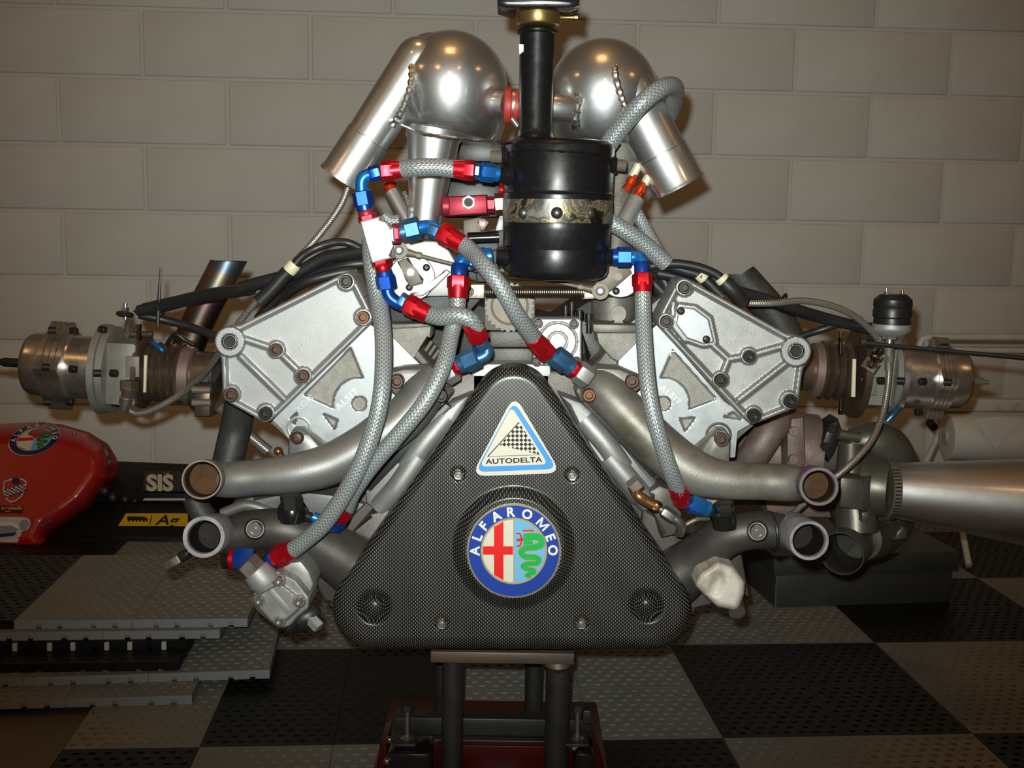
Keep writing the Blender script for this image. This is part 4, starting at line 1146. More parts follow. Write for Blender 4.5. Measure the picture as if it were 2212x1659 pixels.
mb = MB(); mb.lathe((1163, -70, YT), (1163, 12, YT), ((0, 40), (0.3, 66), (0.75, 68), (0.9, 60), (1, 48)), 32); part('filler_cap', mb, 'black_gloss', tank)
mb = MB(); mb.prism([(1074, -10), (1110, -18), (1220, -18), (1253, -6), (1252, 12), (1230, 17), (1095, 16), (1074, 10)], YT - 0.03, 0.05, 0.004); part('cap_wing', mb, 'black_gloss', tank)
mb = MB(); mb.lathe((1206, 38, YT), (1250, 38, YT), ((0, 9), (0.3, 6), (0.75, 6), (0.78, 9), (0.95, 9), (1, 6)), 16); part('brass_barb', mb, 'brass', tank)

# ---- fittings and hoses
def hose_end(a, b, r, par, m='red_anodised'):
    mb = MB(); mb.lathe(a, b, ((0, r * 0.9), (0.03, r * 1.0), (0.45, r * 1.10), (0.55, r * 1.12)), 24)
    mb.lathe(a, b, ((0.38, r * 1.02), (0.50, r * 1.2), (0.94, r * 1.2), (1.0, r * 1.0)), 6)
    o = part('hose_end', mb, m, par); return o
def nut(a, b, r, par, m='blue_anodised', name='hex_nut'):
    mb = MB(); mb.lathe(a, b, ((0, r * 0.95), (0.06, r * 1.16), (0.70, r * 1.16), (0.78, r * 0.98)), 6); mb.lathe(a, b, ((0.70, r * 0.96), (0.96, r * 0.96), (1, r * 0.85)), 24)
    return part(name, mb, m, par)
def elbow(pts, r, par, m='blue_anodised', name='elbow_fitting'):
    mb = MB(); w = catmull([tuple(P(*p)) for p in pts], 8); mb.sweep(w, [r * mpp(*pts[0])] * len(w), 18)
    return part(name, mb, m, par)
def sleeve(a, b, r, par, m, name='fitting_sleeve', seg=24):
    mb = MB(); mb.rod(a, b, r, seg=seg, ch=0.08); return part(name, mb, m, par)
def hose(pts, r, label, m='braid_grey', name='braided_hose', n=12, seg=18, par=None):
    mb = MB(); mb.tube(pts, r, seg, n); return part(name, mb, m, par, label)
# 1 top hose to the tank
h = hose([(866, 366, 1.10), (900, 362, 1.095), (940, 361, 1.095), (985, 366, 1.095)], 19, 'short grey braided hose to the tank')
hose_end((872, 366, 1.10), (822, 371, 1.10), 19, h); sleeve((822, 371, 1.10), (798, 378, 1.10), 17, h, 'blue_anodised', seg=6)
hose_end((978, 365, 1.095), (1026, 369, 1.095), 19, h); sleeve((1026, 369, 1.095), (1036, 370, 1.095), 18, h, 'blue_faded', seg=6); nut((1037, 371, 1.095), (1078, 376, 1.10), 18, h, 'blue_bright')
elbow([(806, 376, 1.10), (790, 380, 1.10), (782, 390, 1.10), (781, 405, 1.10), (783, 425, 1.10)], 14, h, 'blue_bright')
nut((781, 412, 1.10), (789, 456, 1.10), 19, h, 'blue_anodised')
# tee block
mb = MB(); mb.prism([(777, 478), (821, 467), (826, 485), (833, 493), (850, 490), (852, 524), (840, 525), (847, 558), (803, 569)], 1.082, 0.03, 0.003)
tee = part('tee_block', mb, 'alu_white', label='bright bare aluminium tee block')
sleeve((789, 455, 1.098), (794, 470, 1.098), 18, tee, 'red_dull', 'nipple'); sleeve((793, 464, 1.098), (797, 478, 1.098), 22, tee, 'red_dull', 'nipple', 6)
sleeve((848, 505, 1.098), (864, 504, 1.098), 22, tee, 'red_dull', 'nipple', 6); sleeve((862, 504, 1.098), (874, 502, 1.098), 16, tee, 'red_dull', 'nipple')
sleeve((821, 556, 1.098), (826, 574, 1.098), 22, tee, 'red_anodised', 'nipple', 6); sleeve((825, 570, 1.098), (829, 588, 1.098), 17, tee, 'red_anodised', 'nipple')
# 2 hose from the tee across to the right
h = hose([(988, 517, 1.088), (1020, 545, 1.075), (1050, 578, 1.055), (1085, 625, 1.05), (1120, 685, 1.06), (1165, 745, 1.09)], 19, 'grey braided hose slanting down in front of the tank')
nut((908, 492, 1.095), (866, 502, 1.096), 22, h, 'blue_faded'); elbow([(905, 492, 1.095), (922, 489, 1.094), (940, 494, 1.092), (955, 503, 1.09)], 14, h, 'blue_bright'); sleeve((928, 494, 1.092), (958, 506, 1.09), 18, h, 'blue_faded', seg=6)
hose_end((1000, 528, 1.083), (950, 500, 1.09), 20, h)
hose_end((1150, 730, 1.08), (1184, 765, 1.095), 20, h); sleeve((1182, 762, 1.095), (1198, 776, 1.10), 17, h, 'blue_faded', seg=6); nut((1196, 766, 1.10), (1236, 796, 1.105), 21, h, 'blue_faded')
sleeve((1232, 792, 1.105), (1250, 804, 1.107), 20, h, 'red_anodised', 'nipple', 6); sleeve((1246, 800, 1.107), (1272, 818, 1.11), 26, h, 'alu_cast_bright', 'hex_adapter', 6)
# 3 hose curling round under the throttle
h = hose([(915, 675, 1.10), (950, 685, 1.09), (985, 681, 1.085), (1015, 690, 1.085), (1030, 712, 1.09)], 19, 'short grey braided hose curling under the throttle')
nut((836, 624, 1.10), (829, 584, 1.098), 19, h, 'blue_anodised'); elbow([(835, 615, 1.10), (840, 638, 1.10), (855, 652, 1.10), (880, 662, 1.10)], 14, h, 'blue_anodised'); sleeve((862, 645, 1.10), (885, 660, 1.10), 18, h, 'blue_faded', seg=6)
hose_end((926, 680, 1.095), (876, 655, 1.10), 20, h)
hose_end((1015, 694, 1.087), (1038, 736, 1.095), 20, h); sleeve((1034, 730, 1.095), (1046, 752, 1.10), 16, h, 'blue_faded')
elbow([(1046, 745, 1.10), (1052, 762, 1.10), (1040, 772, 1.10), (1020, 778, 1.10)], 14, h, 'blue_faded'); nut((1034, 768, 1.10), (992, 788, 1.105), 22, h, 'blue_faded')
sleeve((996, 786, 1.105), (980, 794, 1.107), 20, h, 'red_anodised', 'nipple', 6); sleeve((984, 798, 1.107), (962, 812, 1.11), 25, h, 'alu_cast_bright', 'hex_adapter', 6)
# 4 hose from the tank's lower left port down to the front pump
h = hose([(989, 630, 1.10), (987, 670, 1.10), (975, 720, 1.095), (958, 790, 1.075), (920, 865, 1.065), (860, 940, 1.065), (800, 1010, 1.07), (762, 1065, 1.08), (748, 1098, 1.09)], 18.5, 'longer grey braided hose from the tank down to the lower left')
nut((1012, 562, 1.115), (1064, 552, 1.115), 19, h, 'blue_bright'); elbow([(1030, 560, 1.115), (1004, 560, 1.112), (995, 568, 1.11), (993, 590, 1.11)], 14, h, 'blue_bright'); sleeve((992, 572, 1.11), (991, 600, 1.105), 18, h, 'blue_anodised', seg=12)
hose_end((989, 646, 1.10), (991, 596, 1.105), 21, h)
hose_end((757, 1075, 1.085), (733, 1122, 1.095), 18, h); nut((742, 1106, 1.095), (722, 1140, 1.10), 18, h, 'blue_anodised'); elbow([(728, 1130, 1.10), (715, 1138, 1.10), (695, 1125, 1.10), (676, 1117, 1.10)], 12, h, 'blue_bright')
# 5 long left hose
h = hose([(800, 520, 1.13), (803, 570, 1.115), (818, 650, 1.105), (828, 730, 1.085), (825, 840, 1.06), (806, 930, 1.055), (765, 1030, 1.055), (705, 1125, 1.065), (650, 1175, 1.075), (612, 1200, 1.08)], 19, 'longest grey braided hose, bowing down the left side')
hose_end((634, 1186, 1.078), (594, 1206, 1.085), 21, h); sleeve((602, 1198, 1.083), (584, 1212, 1.087), 22, h, 'blue_anodised', 'hex_nut', 6); sleeve((590, 1208, 1.085), (568, 1226, 1.09), 18, h, 'bolt_dark', 'spigot')
# 6 right hose from the tank
h = hose([(1388, 632, 1.10), (1389, 680, 1.095), (1393, 760, 1.08), (1402, 850, 1.065), (1420, 930, 1.06), (1446, 1010, 1.065), (1466, 1062, 1.08)], 18, 'grey braided hose down the right side')
nut((1364, 555, 1.12), (1322, 555, 1.12), 19, h, 'blue_anodised'); elbow([(1355, 556, 1.12), (1375, 556, 1.118), (1385, 562, 1.115), (1387, 590, 1.11)], 14, h, 'blue_bright'); sleeve((1386, 568, 1.113), (1387, 600, 1.108), 17, h, 'blue_anodised', seg=12)
hose_end((1388, 642, 1.10), (1387, 592, 1.108), 19, h)
hose_end((1459, 1046, 1.075), (1476, 1086, 1.09), 18, h); elbow([(1472, 1076, 1.09), (1484, 1090, 1.09), (1500, 1094, 1.09)], 13, h, 'blue_anodised'); nut((1490, 1088, 1.09), (1532, 1100, 1.095), 17, h, 'blue_bright'); sleeve((1528, 1100, 1.095), (1552, 1106, 1.10), 12, h, 'black_metal', 'spigot')
# 7, 8 hoses behind the tank at the right
hose([(1305, 325, 1.16), (1345, 270, 1.15), (1390, 220, 1.14), (1430, 190, 1.15), (1456, 188, 1.18), (1456, 215, 1.22), (1446, 245, 1.25)], 20, 'thick grey braided hose looping over the right dome')
hose([(1300, 470, 1.17), (1345, 495, 1.17), (1395, 530, 1.175), (1440, 570, 1.18)], 19, 'grey braided hose leaving the tank to the right')
hose([(1372, 455, 1.215), (1392, 490, 1.21), (1420, 540, 1.20), (1436, 565, 1.2)], 14, 'thin grey braided hose behind the thicker one')
hose([(1345, 330, 1.25), (1360, 350, 1.25), (1352, 372, 1.24)], 14, 'short grey braided hose end behind the tank')
hose([(828, 468, 1.19), (845, 478, 1.19), (862, 478, 1.19)], 15, 'stub of grey braided hose behind the tee')
# thin steel braided lines
hose([(752, 405, 1.24), (735, 445, 1.24), (700, 495, 1.24), (650, 552, 1.24), (585, 615, 1.25), (530, 680, 1.26), (490, 735, 1.27), (455, 790, 1.30), (405, 840, 1.33), (345, 878, 1.335), (300, 893, 1.335), (272, 884, 1.335)], 7.5, 'thin steel braided line running to the left valve', 'braid_steel', 'braided_line')
hose([(1610, 655, 1.25), (1670, 655, 1.25), (1735, 650, 1.26), (1800, 662, 1.27), (1855, 690, 1.28), (1898, 735, 1.29), (1908, 770, 1.29)], 7.5, 'thin steel braided line arching to the right valve', 'braid_steel', 'braided_line')
hose([(1921, 795, 1.285), (1917, 840, 1.28), (1905, 900, 1.27), (1880, 955, 1.25), (1835, 1005, 1.24), (1780, 1050, 1.24), (1725, 1098, 1.25), (1700, 1118, 1.26)], 7, 'thin steel braided line hanging from the black sensor', 'braid_steel', 'braided_line')
hose([(470, 875, 1.32), (520, 925, 1.34), (580, 975, 1.34)], 12, 'steel braided hose behind the left head', 'braid_steel', 'braided_line')
hose([(1478, 1135, 1.14), (1505, 1122, 1.14), (1530, 1120, 1.15)], 5, 'thin steel line', 'braid_steel', 'braided_line')
# ---- ignition leads and black pipework
def lead(pts, r, lab=None, m='black_rubber', name='black_cable', n=8, seg=12): return hose(pts, r, lab, m, name, n, seg)
l_ = lead([(560, 652, 1.19), (585, 628, 1.19), (608, 602, 1.19), (622, 588, 1.19)], 16, None, 'black_rubber', 'spark_plug_boot')
sleeve((623, 587, 1.19), (638, 570, 1.19), 15, l_, 'cream_ring', 'marker_ring')
lead([(634, 574, 1.19), (655, 552, 1.19), (685, 535, 1.19), (720, 524, 1.195), (752, 525, 1.20), (785, 540, 1.20)], 9)
lead([(520, 622, 1.23), (580, 606, 1.22), (640, 590, 1.215), (700, 558, 1.21), (750, 548, 1.205), (795, 540, 1.20)], 14)
lead([(560, 690, 1.24), (600, 640, 1.23), (660, 602, 1.22), (740, 575, 1.21), (790, 568, 1.21)], 13)
lead([(610, 640, 1.22), (660, 610, 1.20), (730, 590, 1.20), (770, 585, 1.205)], 12)
lead([(545, 625, 1.23), (440, 640, 1.27), (360, 660, 1.30), (300, 672, 1.31)], 13, 'black wrapped loom at the left')
lead([(560, 618, 1.24), (450, 632, 1.28), (380, 648, 1.31), (310, 664, 1.32)], 9)
lead([(300, 680, 1.31), (350, 690, 1.32), (410, 706, 1.32), (470, 728, 1.31)], 9)
for x, y in ((532, 622), (348, 664)):
    mb = MB(); mb.ring((x, y, 1.245 if x > 500 else 1.30), (1, 0, 0.3), 16, 2.5, 20, 6); part('zip_tie', mb, 'black_plastic')
mb = MB(); mb.lathe((347, 580, 1.30), (340, 705, 1.30), ((0, 2), (0.5, 4), (1, 4)), 8); part('zip_tie', mb, 'black_plastic', label='upright black cable tie tail')
mb = MB(); mb.ring((270, 679, 1.32), (0.1, 0.2, 1), 13, 6, 20, 8); mb.prism([(285, 672), (310, 660), (320, 690), (300, 688)], 1.31, 0.02, 0.003); eye_ = part('rod_eye', mb, 'black_metal')
mb = MB(); mb.rod((271, 655, 1.32), (271, 690, 1.32), 5, seg=12); mb.rod((271, 664, 1.32), (271, 672, 1.32), 8, seg=6); part('eye_bolt', mb, 'wastegate_alu', eye_)
r_ = lead([(1562, 608, 1.19), (1585, 630, 1.19), (1605, 655, 1.195)], 17, None, 'black_rubber', 'spark_plug_boot')
sleeve((1551, 614, 1.185), (1575, 600, 1.185), 0.1, r_, 'cream_ring', 'marker_ring'); sleeve((1556, 598, 1.19), (1566, 610, 1.19), 15, r_, 'cream_ring', 'marker_ring')
lead([(1395, 578, 1.19), (1425, 572, 1.19), (1465, 570, 1.19), (1510, 578, 1.19), (1545, 592, 1.19), (1560, 604, 1.19)], 10)
q_ = lead([(1440, 572, 1.20), (1480, 585, 1.20), (1515, 598, 1.20), (1560, 640, 1.20)], 13)
sleeve((1510, 592, 1.195), (1522, 604, 1.195), 13, q_, 'cream_ring', 'marker_ring')
mb = MB(); mb.text('6', 1515, 597, 1.1835, 8, -20, 0.0003, 0.02); part('marker_number', mb, 'print_black', q_)
lead([(1420, 590, 1.22), (1465, 600, 1.22), (1520, 620, 1.22)], 12)
for a, b in (((1400, 600, 1.24), (1440, 640, 1.24)), ((1425, 585, 1.24), (1450, 640, 1.24))):
    mb = MB(); mb.rod(a, b, 20, seg=16); part('ribbed_duct', mb, 'black_metal')
lead([(1590, 628, 1.26), (1650, 645, 1.27), (1720, 668, 1.28), (1800, 692, 1.30), (1895, 715, 1.31)], 12, 'black wrapped loom at the right')
lead([(1660, 650, 1.27), (1740, 680, 1.29), (1820, 700, 1.30), (1900, 708, 1.31)], 10)
lead([(1730, 726, 1.31), (1775, 712, 1.30), (1815, 700, 1.30), (1850, 700, 1.305)], 8)
mb = MB(); mb.ring((1692, 652, 1.27), (1, 0, -0.3), 17, 3, 20, 6); part('zip_tie', mb, 'black_plastic')
mb = MB(); mb.lathe((1870, 742, 1.28), (2320, 784, 1.22), ((0, 7), (0.1, 5), (1, 5)), 8); part('zip_tie', mb, 'black_plastic', label='very long black cable tie tail')

# ---- exhaust stubs
def stub(pts, r, m, ztop, lab):
    mb = MB(); w = []
    for p in pts:
        c = P(*p); w.append((c.x, c.y, c.z))
    s = catmull(w, 10); N = len(s); rr = r * mpp(*pts[0])
    rings = mb.sweep(s, [rr] * N, 32, True, False)
    d = (Vector(s[-1]) - Vector(s[-3])).normalized(); zt = P(*ztop).z
    for v in rings[-1]: v.co += d * ((zt - v.co.z) / d.z)
    inn = [mb.bm.verts.new(v.co + (Vector(s[-1]) - v.co) * 0.06) for v in rings[-1]]
    for v in inn: v.co.z = zt
    deep = [mb.bm.verts.new(v.co - d * rr * 2) for v in inn]
    n = 32
    for k in range(n):
        mb.face((rings[-1][k], rings[-1][(k + 1) % n], inn[(k + 1) % n], inn[k])); mb.face((inn[k], inn[(k + 1) % n], deep[(k + 1) % n], deep[k]))
    mb.face(deep)
    return part('exhaust_stub', mb, m, None, lab)
stub([(395, 780, 1.40), (430, 690, 1.40), (470, 610, 1.40), (488, 575, 1.40)], 35, 'titanium_heat', (490, 564, 1.40), 'heat-tinted titanium exhaust stub cut off level')
stub([(1720, 770, 1.40), (1680, 690, 1.40), (1625, 625, 1.40), (1600, 598, 1.40)], 35, 'grey_pipe_dark', (1600, 594, 1.40), 'dark exhaust stub')
hose([(522, 860, 1.30), (508, 930, 1.31), (492, 1000, 1.30), (480, 1050, 1.29)], 34, 'dark grey exhaust pipe', 'grey_pipe_dark', 'exhaust_pipe')
mb = MB(); mb.lathe((428, 825, 1.36), (470, 840, 1.36), ((0, 55), (0.3, 62), (0.7, 62), (1, 50)), 32); part('exhaust_flange', mb, 'grey_pipe_dark')
mb = MB(); mb.prism([(416, 832), (455, 832), (455, 902), (418, 902)], 1.30, 0.03, 0.006); cl = part('vee_clamp', mb, 'heat_brown')
for y in (842, 870): 
    mb = MB(); mb.rod((416, y, 1.295), (456, y, 1.295), 8, seg=14); part('clamp_pin', mb, 'steel_tan', cl)
mb = MB(); mb.ball((601, 975, 1.25), 10); ob = part('brass_nipple', mb, 'bronze'); mb = MB(); mb.rod((601, 975, 1.25), (612, 992, 1.25), 8, seg=6); part('nipple_base', mb, 'bronze', ob)

# ---- water manifolds
def manifold(pts, m, lab, seg=28):
    mb = MB(); mb.tube(pts, 40, seg, 10)
    return part('water_manifold', mb, m, None, lab)
def mouth(a, b, r, wall, par, m, bore):
    mb = MB(); mb.pipe_end(a, b, r * 0.98, r, wall, 36); q = part('pipe_mouth', mb, m, par)
    A, B = P(*a), P(*b)
    rb_ = r * 0.98 - wall - 1.2
    mb = MB(); mb.lathe(a, b, ((0.32, 0.05), (0.33, rb_), (0.96, rb_)), 36, False, False); part('pipe_bore', mb, bore, par)
    return q
# upper left
ml = manifold([(940, 815, 1.15, 40), (915, 850, 1.14, 46), (870, 905, 1.13, 47), (800, 955, 1.125, 47), (720, 1000, 1.12, 46), (640, 1022, 1.115, 43), (560, 1030, 1.115, 39), (500, 1036, 1.115, 39), (470, 1036, 1.122, 37)], 'manifold_grey', 'grey cast water pipe, upper left')
mouth((450, 1032, 1.12), (436, 1036, 1.055), 42, 5, ml, 'pipe_end_brown', 'pipe_bore')
def flange(poly, Y, par, m, dep=0.02, bev=0.004):
    mb = MB(); mb.prism(poly, Y, dep, bev); return part('manifold_flange', mb, m, par)
flange([(832, 815), (845, 801), (870, 795), (930, 792), (965, 830), (978, 850), (965, 868), (940, 870), (880, 880), (845, 850)], 1.135, ml, 'manifold_grey', 0.03, 0.008)
flange([(620, 985), (622, 945), (632, 928), (652, 927), (668, 940), (705, 968), (720, 1000), (640, 1010)], 1.135, ml, 'manifold_grey', 0.02, 0.006)
bolt(858, 823, 1.12, 15, 'bolt_rust', ml); bolt(953, 854, 1.108, 14, 'bolt_dark', ml); bolt(642, 946, 1.130, 14, 'bolt_rust', ml, 'button')
mb = MB(); mb.ring((646, 925, 1.178), (0, 1, 0), 24, 3.5, 28, 6); part('bore_ring', mb, 'alu_white', ml)
# lower left
m2 = manifold([(488, 1157, 1.13, 40), (515, 1152, 1.13, 42), (560, 1143, 1.13, 43), (620, 1145, 1.13, 46), (680, 1170, 1.14, 52), (740, 1205, 1.15, 62), (800, 1245, 1.16, 70)], 'manifold_dark', 'dark cast water pipe, lower left')
mouth((470, 1150, 1.13), (440, 1160, 1.058), 44, 10, m2, 'pipe_end', 'pipe_bore_dark')
mb = MB(); mb.lathe((551, 1143, 1.115), (551, 1143, 1.10), ((0, 24), (0.6, 22), (1, 19)), 28); part('plug_boss', mb, 'manifold_dark', m2); bolt(551, 1143, 1.097, 16, 'steel', m2, 'plug')
mb = MB(); mb.lathe((632, 1125, 1.095), (630, 1075, 1.095), ((0, 27), (0.12, 27), (0.14, 31), (0.55, 33), (0.75, 26), (0.8, 22)), 28); bj = part('banjo_fitting', mb, 'black_gloss', m2)
mb = MB(); mb.lathe((631, 1098, 1.088), (628, 1068, 1.088), ((0, 24), (0.9, 24), (1, 21)), 6); part('banjo_bolt', mb, 'black_metal', m2)
mb = MB(); mb.rod((655, 1112, 1.095), (672, 1118, 1.097), 11, seg=14); part('banjo_neck', mb, 'black_metal', m2)
# curved dark casting between the two
hose([(420, 1075, 1.20), (430, 1100, 1.2), (445, 1120, 1.2)], 26, None, 'grey_pipe_dark', 'link_pipe')
mb = MB(); mb.prism([(500, 1090), (545, 1070), (640, 1075), (730, 1060), (790, 1090), (740, 1140), (560, 1120)], 1.19, 0.05, 0.006); part('crankcase_rib', mb, 'manifold_grey')
hose([(480, 1110, 1.19), (530, 1092, 1.19), (570, 1100, 1.19), (600, 1110, 1.19)], 12, None, 'manifold_grey', 'cast_bead')
# upper right
mr = manifold([(1275, 825, 1.15, 40), (1310, 850, 1.14, 46), (1365, 905, 1.13, 48), (1425, 965, 1.125, 50), (1490, 1015, 1.12, 50), (1560, 1036, 1.115, 42), (1640, 1040, 1.115, 40), (1700, 1043, 1.115, 40), (1722, 1046, 1.125, 37)], 'manifold_brown', 'oil-stained cast water pipe, upper right')
mouth((1752, 1044, 1.125), (1769, 1051, 1.062), 41, 8, mr, 'pipe_end_purple', 'pipe_bore')
flange([(1240, 845), (1262, 815), (1290, 792), (1340, 795), (1385, 815), (1388, 840), (1365, 860), (1330, 880), (1280, 875), (1250, 868)], 1.135, mr, 'manifold_brown', 0.03, 0.008)
flange([(1500, 975), (1535, 945), (1550, 928), (1568, 928), (1580, 945), (1578, 1010), (1520, 1005)], 1.135, mr, 'manifold_brown', 0.02, 0.006)
bolt(1365, 823, 1.115, 14, 'bolt_rust', mr); bolt(1272, 853, 1.105, 14, 'bolt_orange', mr); bolt(1558, 949, 1.130, 14.5, 'bolt_rust', mr)
mb = MB(); mb.ring((1552, 940, 1.178), (0, 1, 0), 26, 3, 28, 6); part('bore_ring', mb, 'alu_dirty', mr)
# lower right
m3 = manifold([(1440, 1260, 1.165, 66), (1500, 1215, 1.155, 56), (1550, 1170, 1.14, 46), (1600, 1150, 1.13, 41), (1650, 1145, 1.13, 41), (1690, 1149, 1.13, 39)], 'manifold_dark', 'dark cast water pipe, lower right')
mouth((1712, 1145, 1.135), (1748, 1168, 1.068), 42, 8, m3, 'pipe_end', 'pipe_bore_dark')
mb = MB(); mb.lathe((1636, 1148, 1.115), (1636, 1148, 1.10), ((0, 24), (0.6, 22), (1, 19)), 28); part('plug_boss', mb, 'manifold_dark', m3); bolt(1636, 1148, 1.097, 16, 'steel', m3, 'plug')
mb = MB(); mb.ring((1667, 1148, 1.13), (1, 0.1, 0.1), 41, 4, 36, 8); part('rubber_band', mb, 'black_rubber', m3)
mb = MB(); mb.lathe((1565, 1140, 1.10), (1564, 1088, 1.10), ((0, 25), (0.25, 27), (0.3, 24), (0.5, 26), (0.6, 21)), 28); part('banjo_fitting', mb, 'chrome_dark', m3)
mb = MB(); mb.lathe((1564, 1112, 1.092), (1563, 1084, 1.092), ((0, 23), (0.85, 23), (1, 19)), 6); part('banjo_bolt', mb, 'chrome_dark', m3)
# brass elbow at the right
be = elbow([(1368, 1052, 1.12), (1378, 1070, 1.11), (1395, 1082, 1.11), (1418, 1094, 1.11)], 12, None, 'bronze', 'brass_elbow')
sleeve((1382, 1040, 1.115), (1362, 1056, 1.115), 18, be, 'steel_tan', 'elbow_nut', 6); sleeve((1412, 1090, 1.11), (1424, 1098, 1.11), 13, be, 'brass', 'hex_collar', 6)
sleeve((1424, 1098, 1.11), (1432, 1103, 1.11), 7, be, 'steel', 'neck'); sleeve((1431, 1102, 1.11), (1456, 1119, 1.11), 14, be, 'steel', 'hex_nut', 6)
elbow([(1452, 1116, 1.11), (1465, 1126, 1.11), (1472, 1138, 1.112), (1468, 1152, 1.12)], 11, be, 'steel', 'steel_elbow')
mb = MB(); mb.prism([(1400, 1062), (1425, 1048), (1460, 1060), (1475, 1110), (1470, 1155), (1430, 1165), (1415, 1110)], 1.16, 0.04, 0.006); part('dark_housing', mb, 'crank_dark')
hose([(1490, 1062, 1.19), (1530, 1082, 1.19), (1580, 1085, 1.19)], 14, None, 'manifold_brown', 'cast_bead')

# ---- oil pump, lower left
pp = [(600, 1238), (636, 1256), (664, 1292), (662, 1312), (640, 1330), (618, 1356), (598, 1350), (560, 1318), (546, 1298), (555, 1276)]
sdp = lambda X, Y: sd_poly(X, Y, pp, 4)
def hp(X, Y):
    h = 0.004 * (1 - sstep(18, 24, sd_poly(X, Y, [(604, 1285), (628, 1304), (600, 1328), (574, 1300)])))
    for c in ((603, 1254), (560, 1297), (646, 1299), (603, 1341)): h = np.maximum(h, 0.005 * (1 - sstep(12, 15, sd_circ(X, Y, c, 0))))
    return h - 0.0015 * sstep(-3, 0, sdp(X, Y))
mb = MB(); mb.field(sdp, hp, (535, 1225, 680, 1370), 1.8, 1.07, back=0.05)
pump = part('oil_pump', mb, 'alu_cast_bright', label='octagonal pale oil pump with four socket screws')
for c in ((603, 1254), (560, 1297), (646, 1299), (603, 1341)): bolt(c[0], c[1], 1.062, 9, 'steel', pump)
mb = MB(); mb.prism([(588, 1270), (630, 1318), (620, 1328), (578, 1280)], 1.0655, 0.002, 0.0005); part('maker_tablet', mb, 'alu_cast', pump)
mb = MB(); mb.prism([(605, 1218), (650, 1212), (668, 1235), (678, 1262), (668, 1290), (640, 1262), (612, 1240)], 1.085, 0.04, 0.004); part('pump_bracket', mb, 'alu_cast_bright', pump)
mb = MB(); mb.lathe((545, 1225, 1.075), (578, 1262, 1.075), ((0, 22), (0.15, 22), (0.2, 30), (0.7, 34), (1, 30)), 28); part('pump_elbow', mb, 'alu_cast', pump)
mb = MB(); mb.lathe((530, 1212, 1.075), (550, 1232, 1.075), ((0, 24), (0.1, 28), (1, 28)), 6); part('elbow_nut', mb, 'steel', pump)
sleeve((505, 1208, 1.09), (548, 1210, 1.09), 26, pump, 'blue_anodised', 'hex_nut', 6); sleeve((496, 1208, 1.09), (508, 1208, 1.09), 24, pump, 'red_anodised', 'red_collar'); thread((500, 1210, 1.09), (480, 1212, 1.09), 18, 'bolt_dark', pump)
mb = MB(); mb.lathe((625, 1350, 1.085), (690, 1318, 1.085), ((0, 20), (0.1, 24), (0.5, 28), (0.85, 22), (1, 10)), 24); part('black_elbow', mb, 'black_rubber', pump)
thread((638, 1342, 1.08), (618, 1364, 1.075), 19, 'black_metal', pump)
sleeve((668, 1333, 1.08), (690, 1356, 1.075), 15, pump, 'alu_cast', 'hex_plug', 6)
# loose sensor hanging below the lower pipe
mb = MB(); mb.rod((400, 1196, 1.12), (425, 1182, 1.12), 3); sn_ = part('sensor_wire', mb, 'steel'); sleeve((388, 1206, 1.12), (408, 1194, 1.12), 12, sn_, 'black_metal', 'sensor_body'); sleeve((358, 1222, 1.12), (390, 1204, 1.12), 16, sn_, 'steel', 'sensor_hex', 6)
# white capped pump, lower right
wp = [(1552, 1226), (1576, 1234), (1595, 1262), (1594, 1280), (1585, 1304), (1556, 1298), (1532, 1276), (1516, 1260), (1522, 1246)]
sdw = lambda X, Y: sd_poly(X, Y, wp, 14)
mb = MB(); mb.field(sdw, lambda X, Y: 0.012 * np.sqrt(np.clip(1 - (1 + np.clip(sdw(X, Y), -15, 0) / 15) ** 2, 0, 1)) - 0.004 * (1 - sstep(2, 20, sd_seg(X, Y, (1553, 1250), (1545, 1275)))), (1490, 1200, 1625, 1335), 2, 1.105, back=0.05)
part('protective_cap', mb, 'white_plastic', label='stained white plastic cap over the right pump')
mb = MB(); mb.rod((1588, 1300, 1.12), (1592, 1322, 1.105), 18, seg=18); part('cap_nose', mb, 'crank_dark')

# ---- wastegates
def wastegate(ax0, ax1, marks, lab):
    L = math.hypot(ax1[0] - ax0[0], ax1[1] - ax0[1])
    w = thing_part(lab)
    for kind, p0, p1, prof, m, extra in marks:
        mb = MB()
        f = lambda t: (p0 + (p1 - p0) * t)
        pr = [(f(t), r) for t, r in prof]
        lob = None; seg = 48
        if kind == 'lobed': lob = lambda th: 1 + 0.24 * max(0.0, math.cos(4 * th)) ** 4
        if kind == 'box': seg = 4
        mb.lathe(ax0, ax1, pr, seg, lob=lob, axis0=(0, 0.7, 0.7) if kind == 'box' else (0, 0.05, 1))
        part(extra, mb, m, w)
    return w
def thing_part(lab):
    o = bpy.data.objects.new('wastegate', None); COL.objects.link(o); o.parent = engine; o['label'] = lab; o.empty_display_size = 0.02
    return o
A0, A1 = (55, 785, 1.36), (455, 812, 1.36)
X = lambda x: (x - 55) / 400
dm = [(0.0, 30), (0.05, 52), (0.15, 62), (0.35, 68), (1, 70)]
mk = [('r', X(58), X(108), dm, 'wastegate_alu', 'valve_cap')]
for k in range(4): mk.append(('lobed', X(108 + 13 * k), X(108 + 13 * k + 12), [(0, 75), (0.05, 77), (0.95, 77), (1, 75)], 'wastegate_alu', 'valve_plate'))
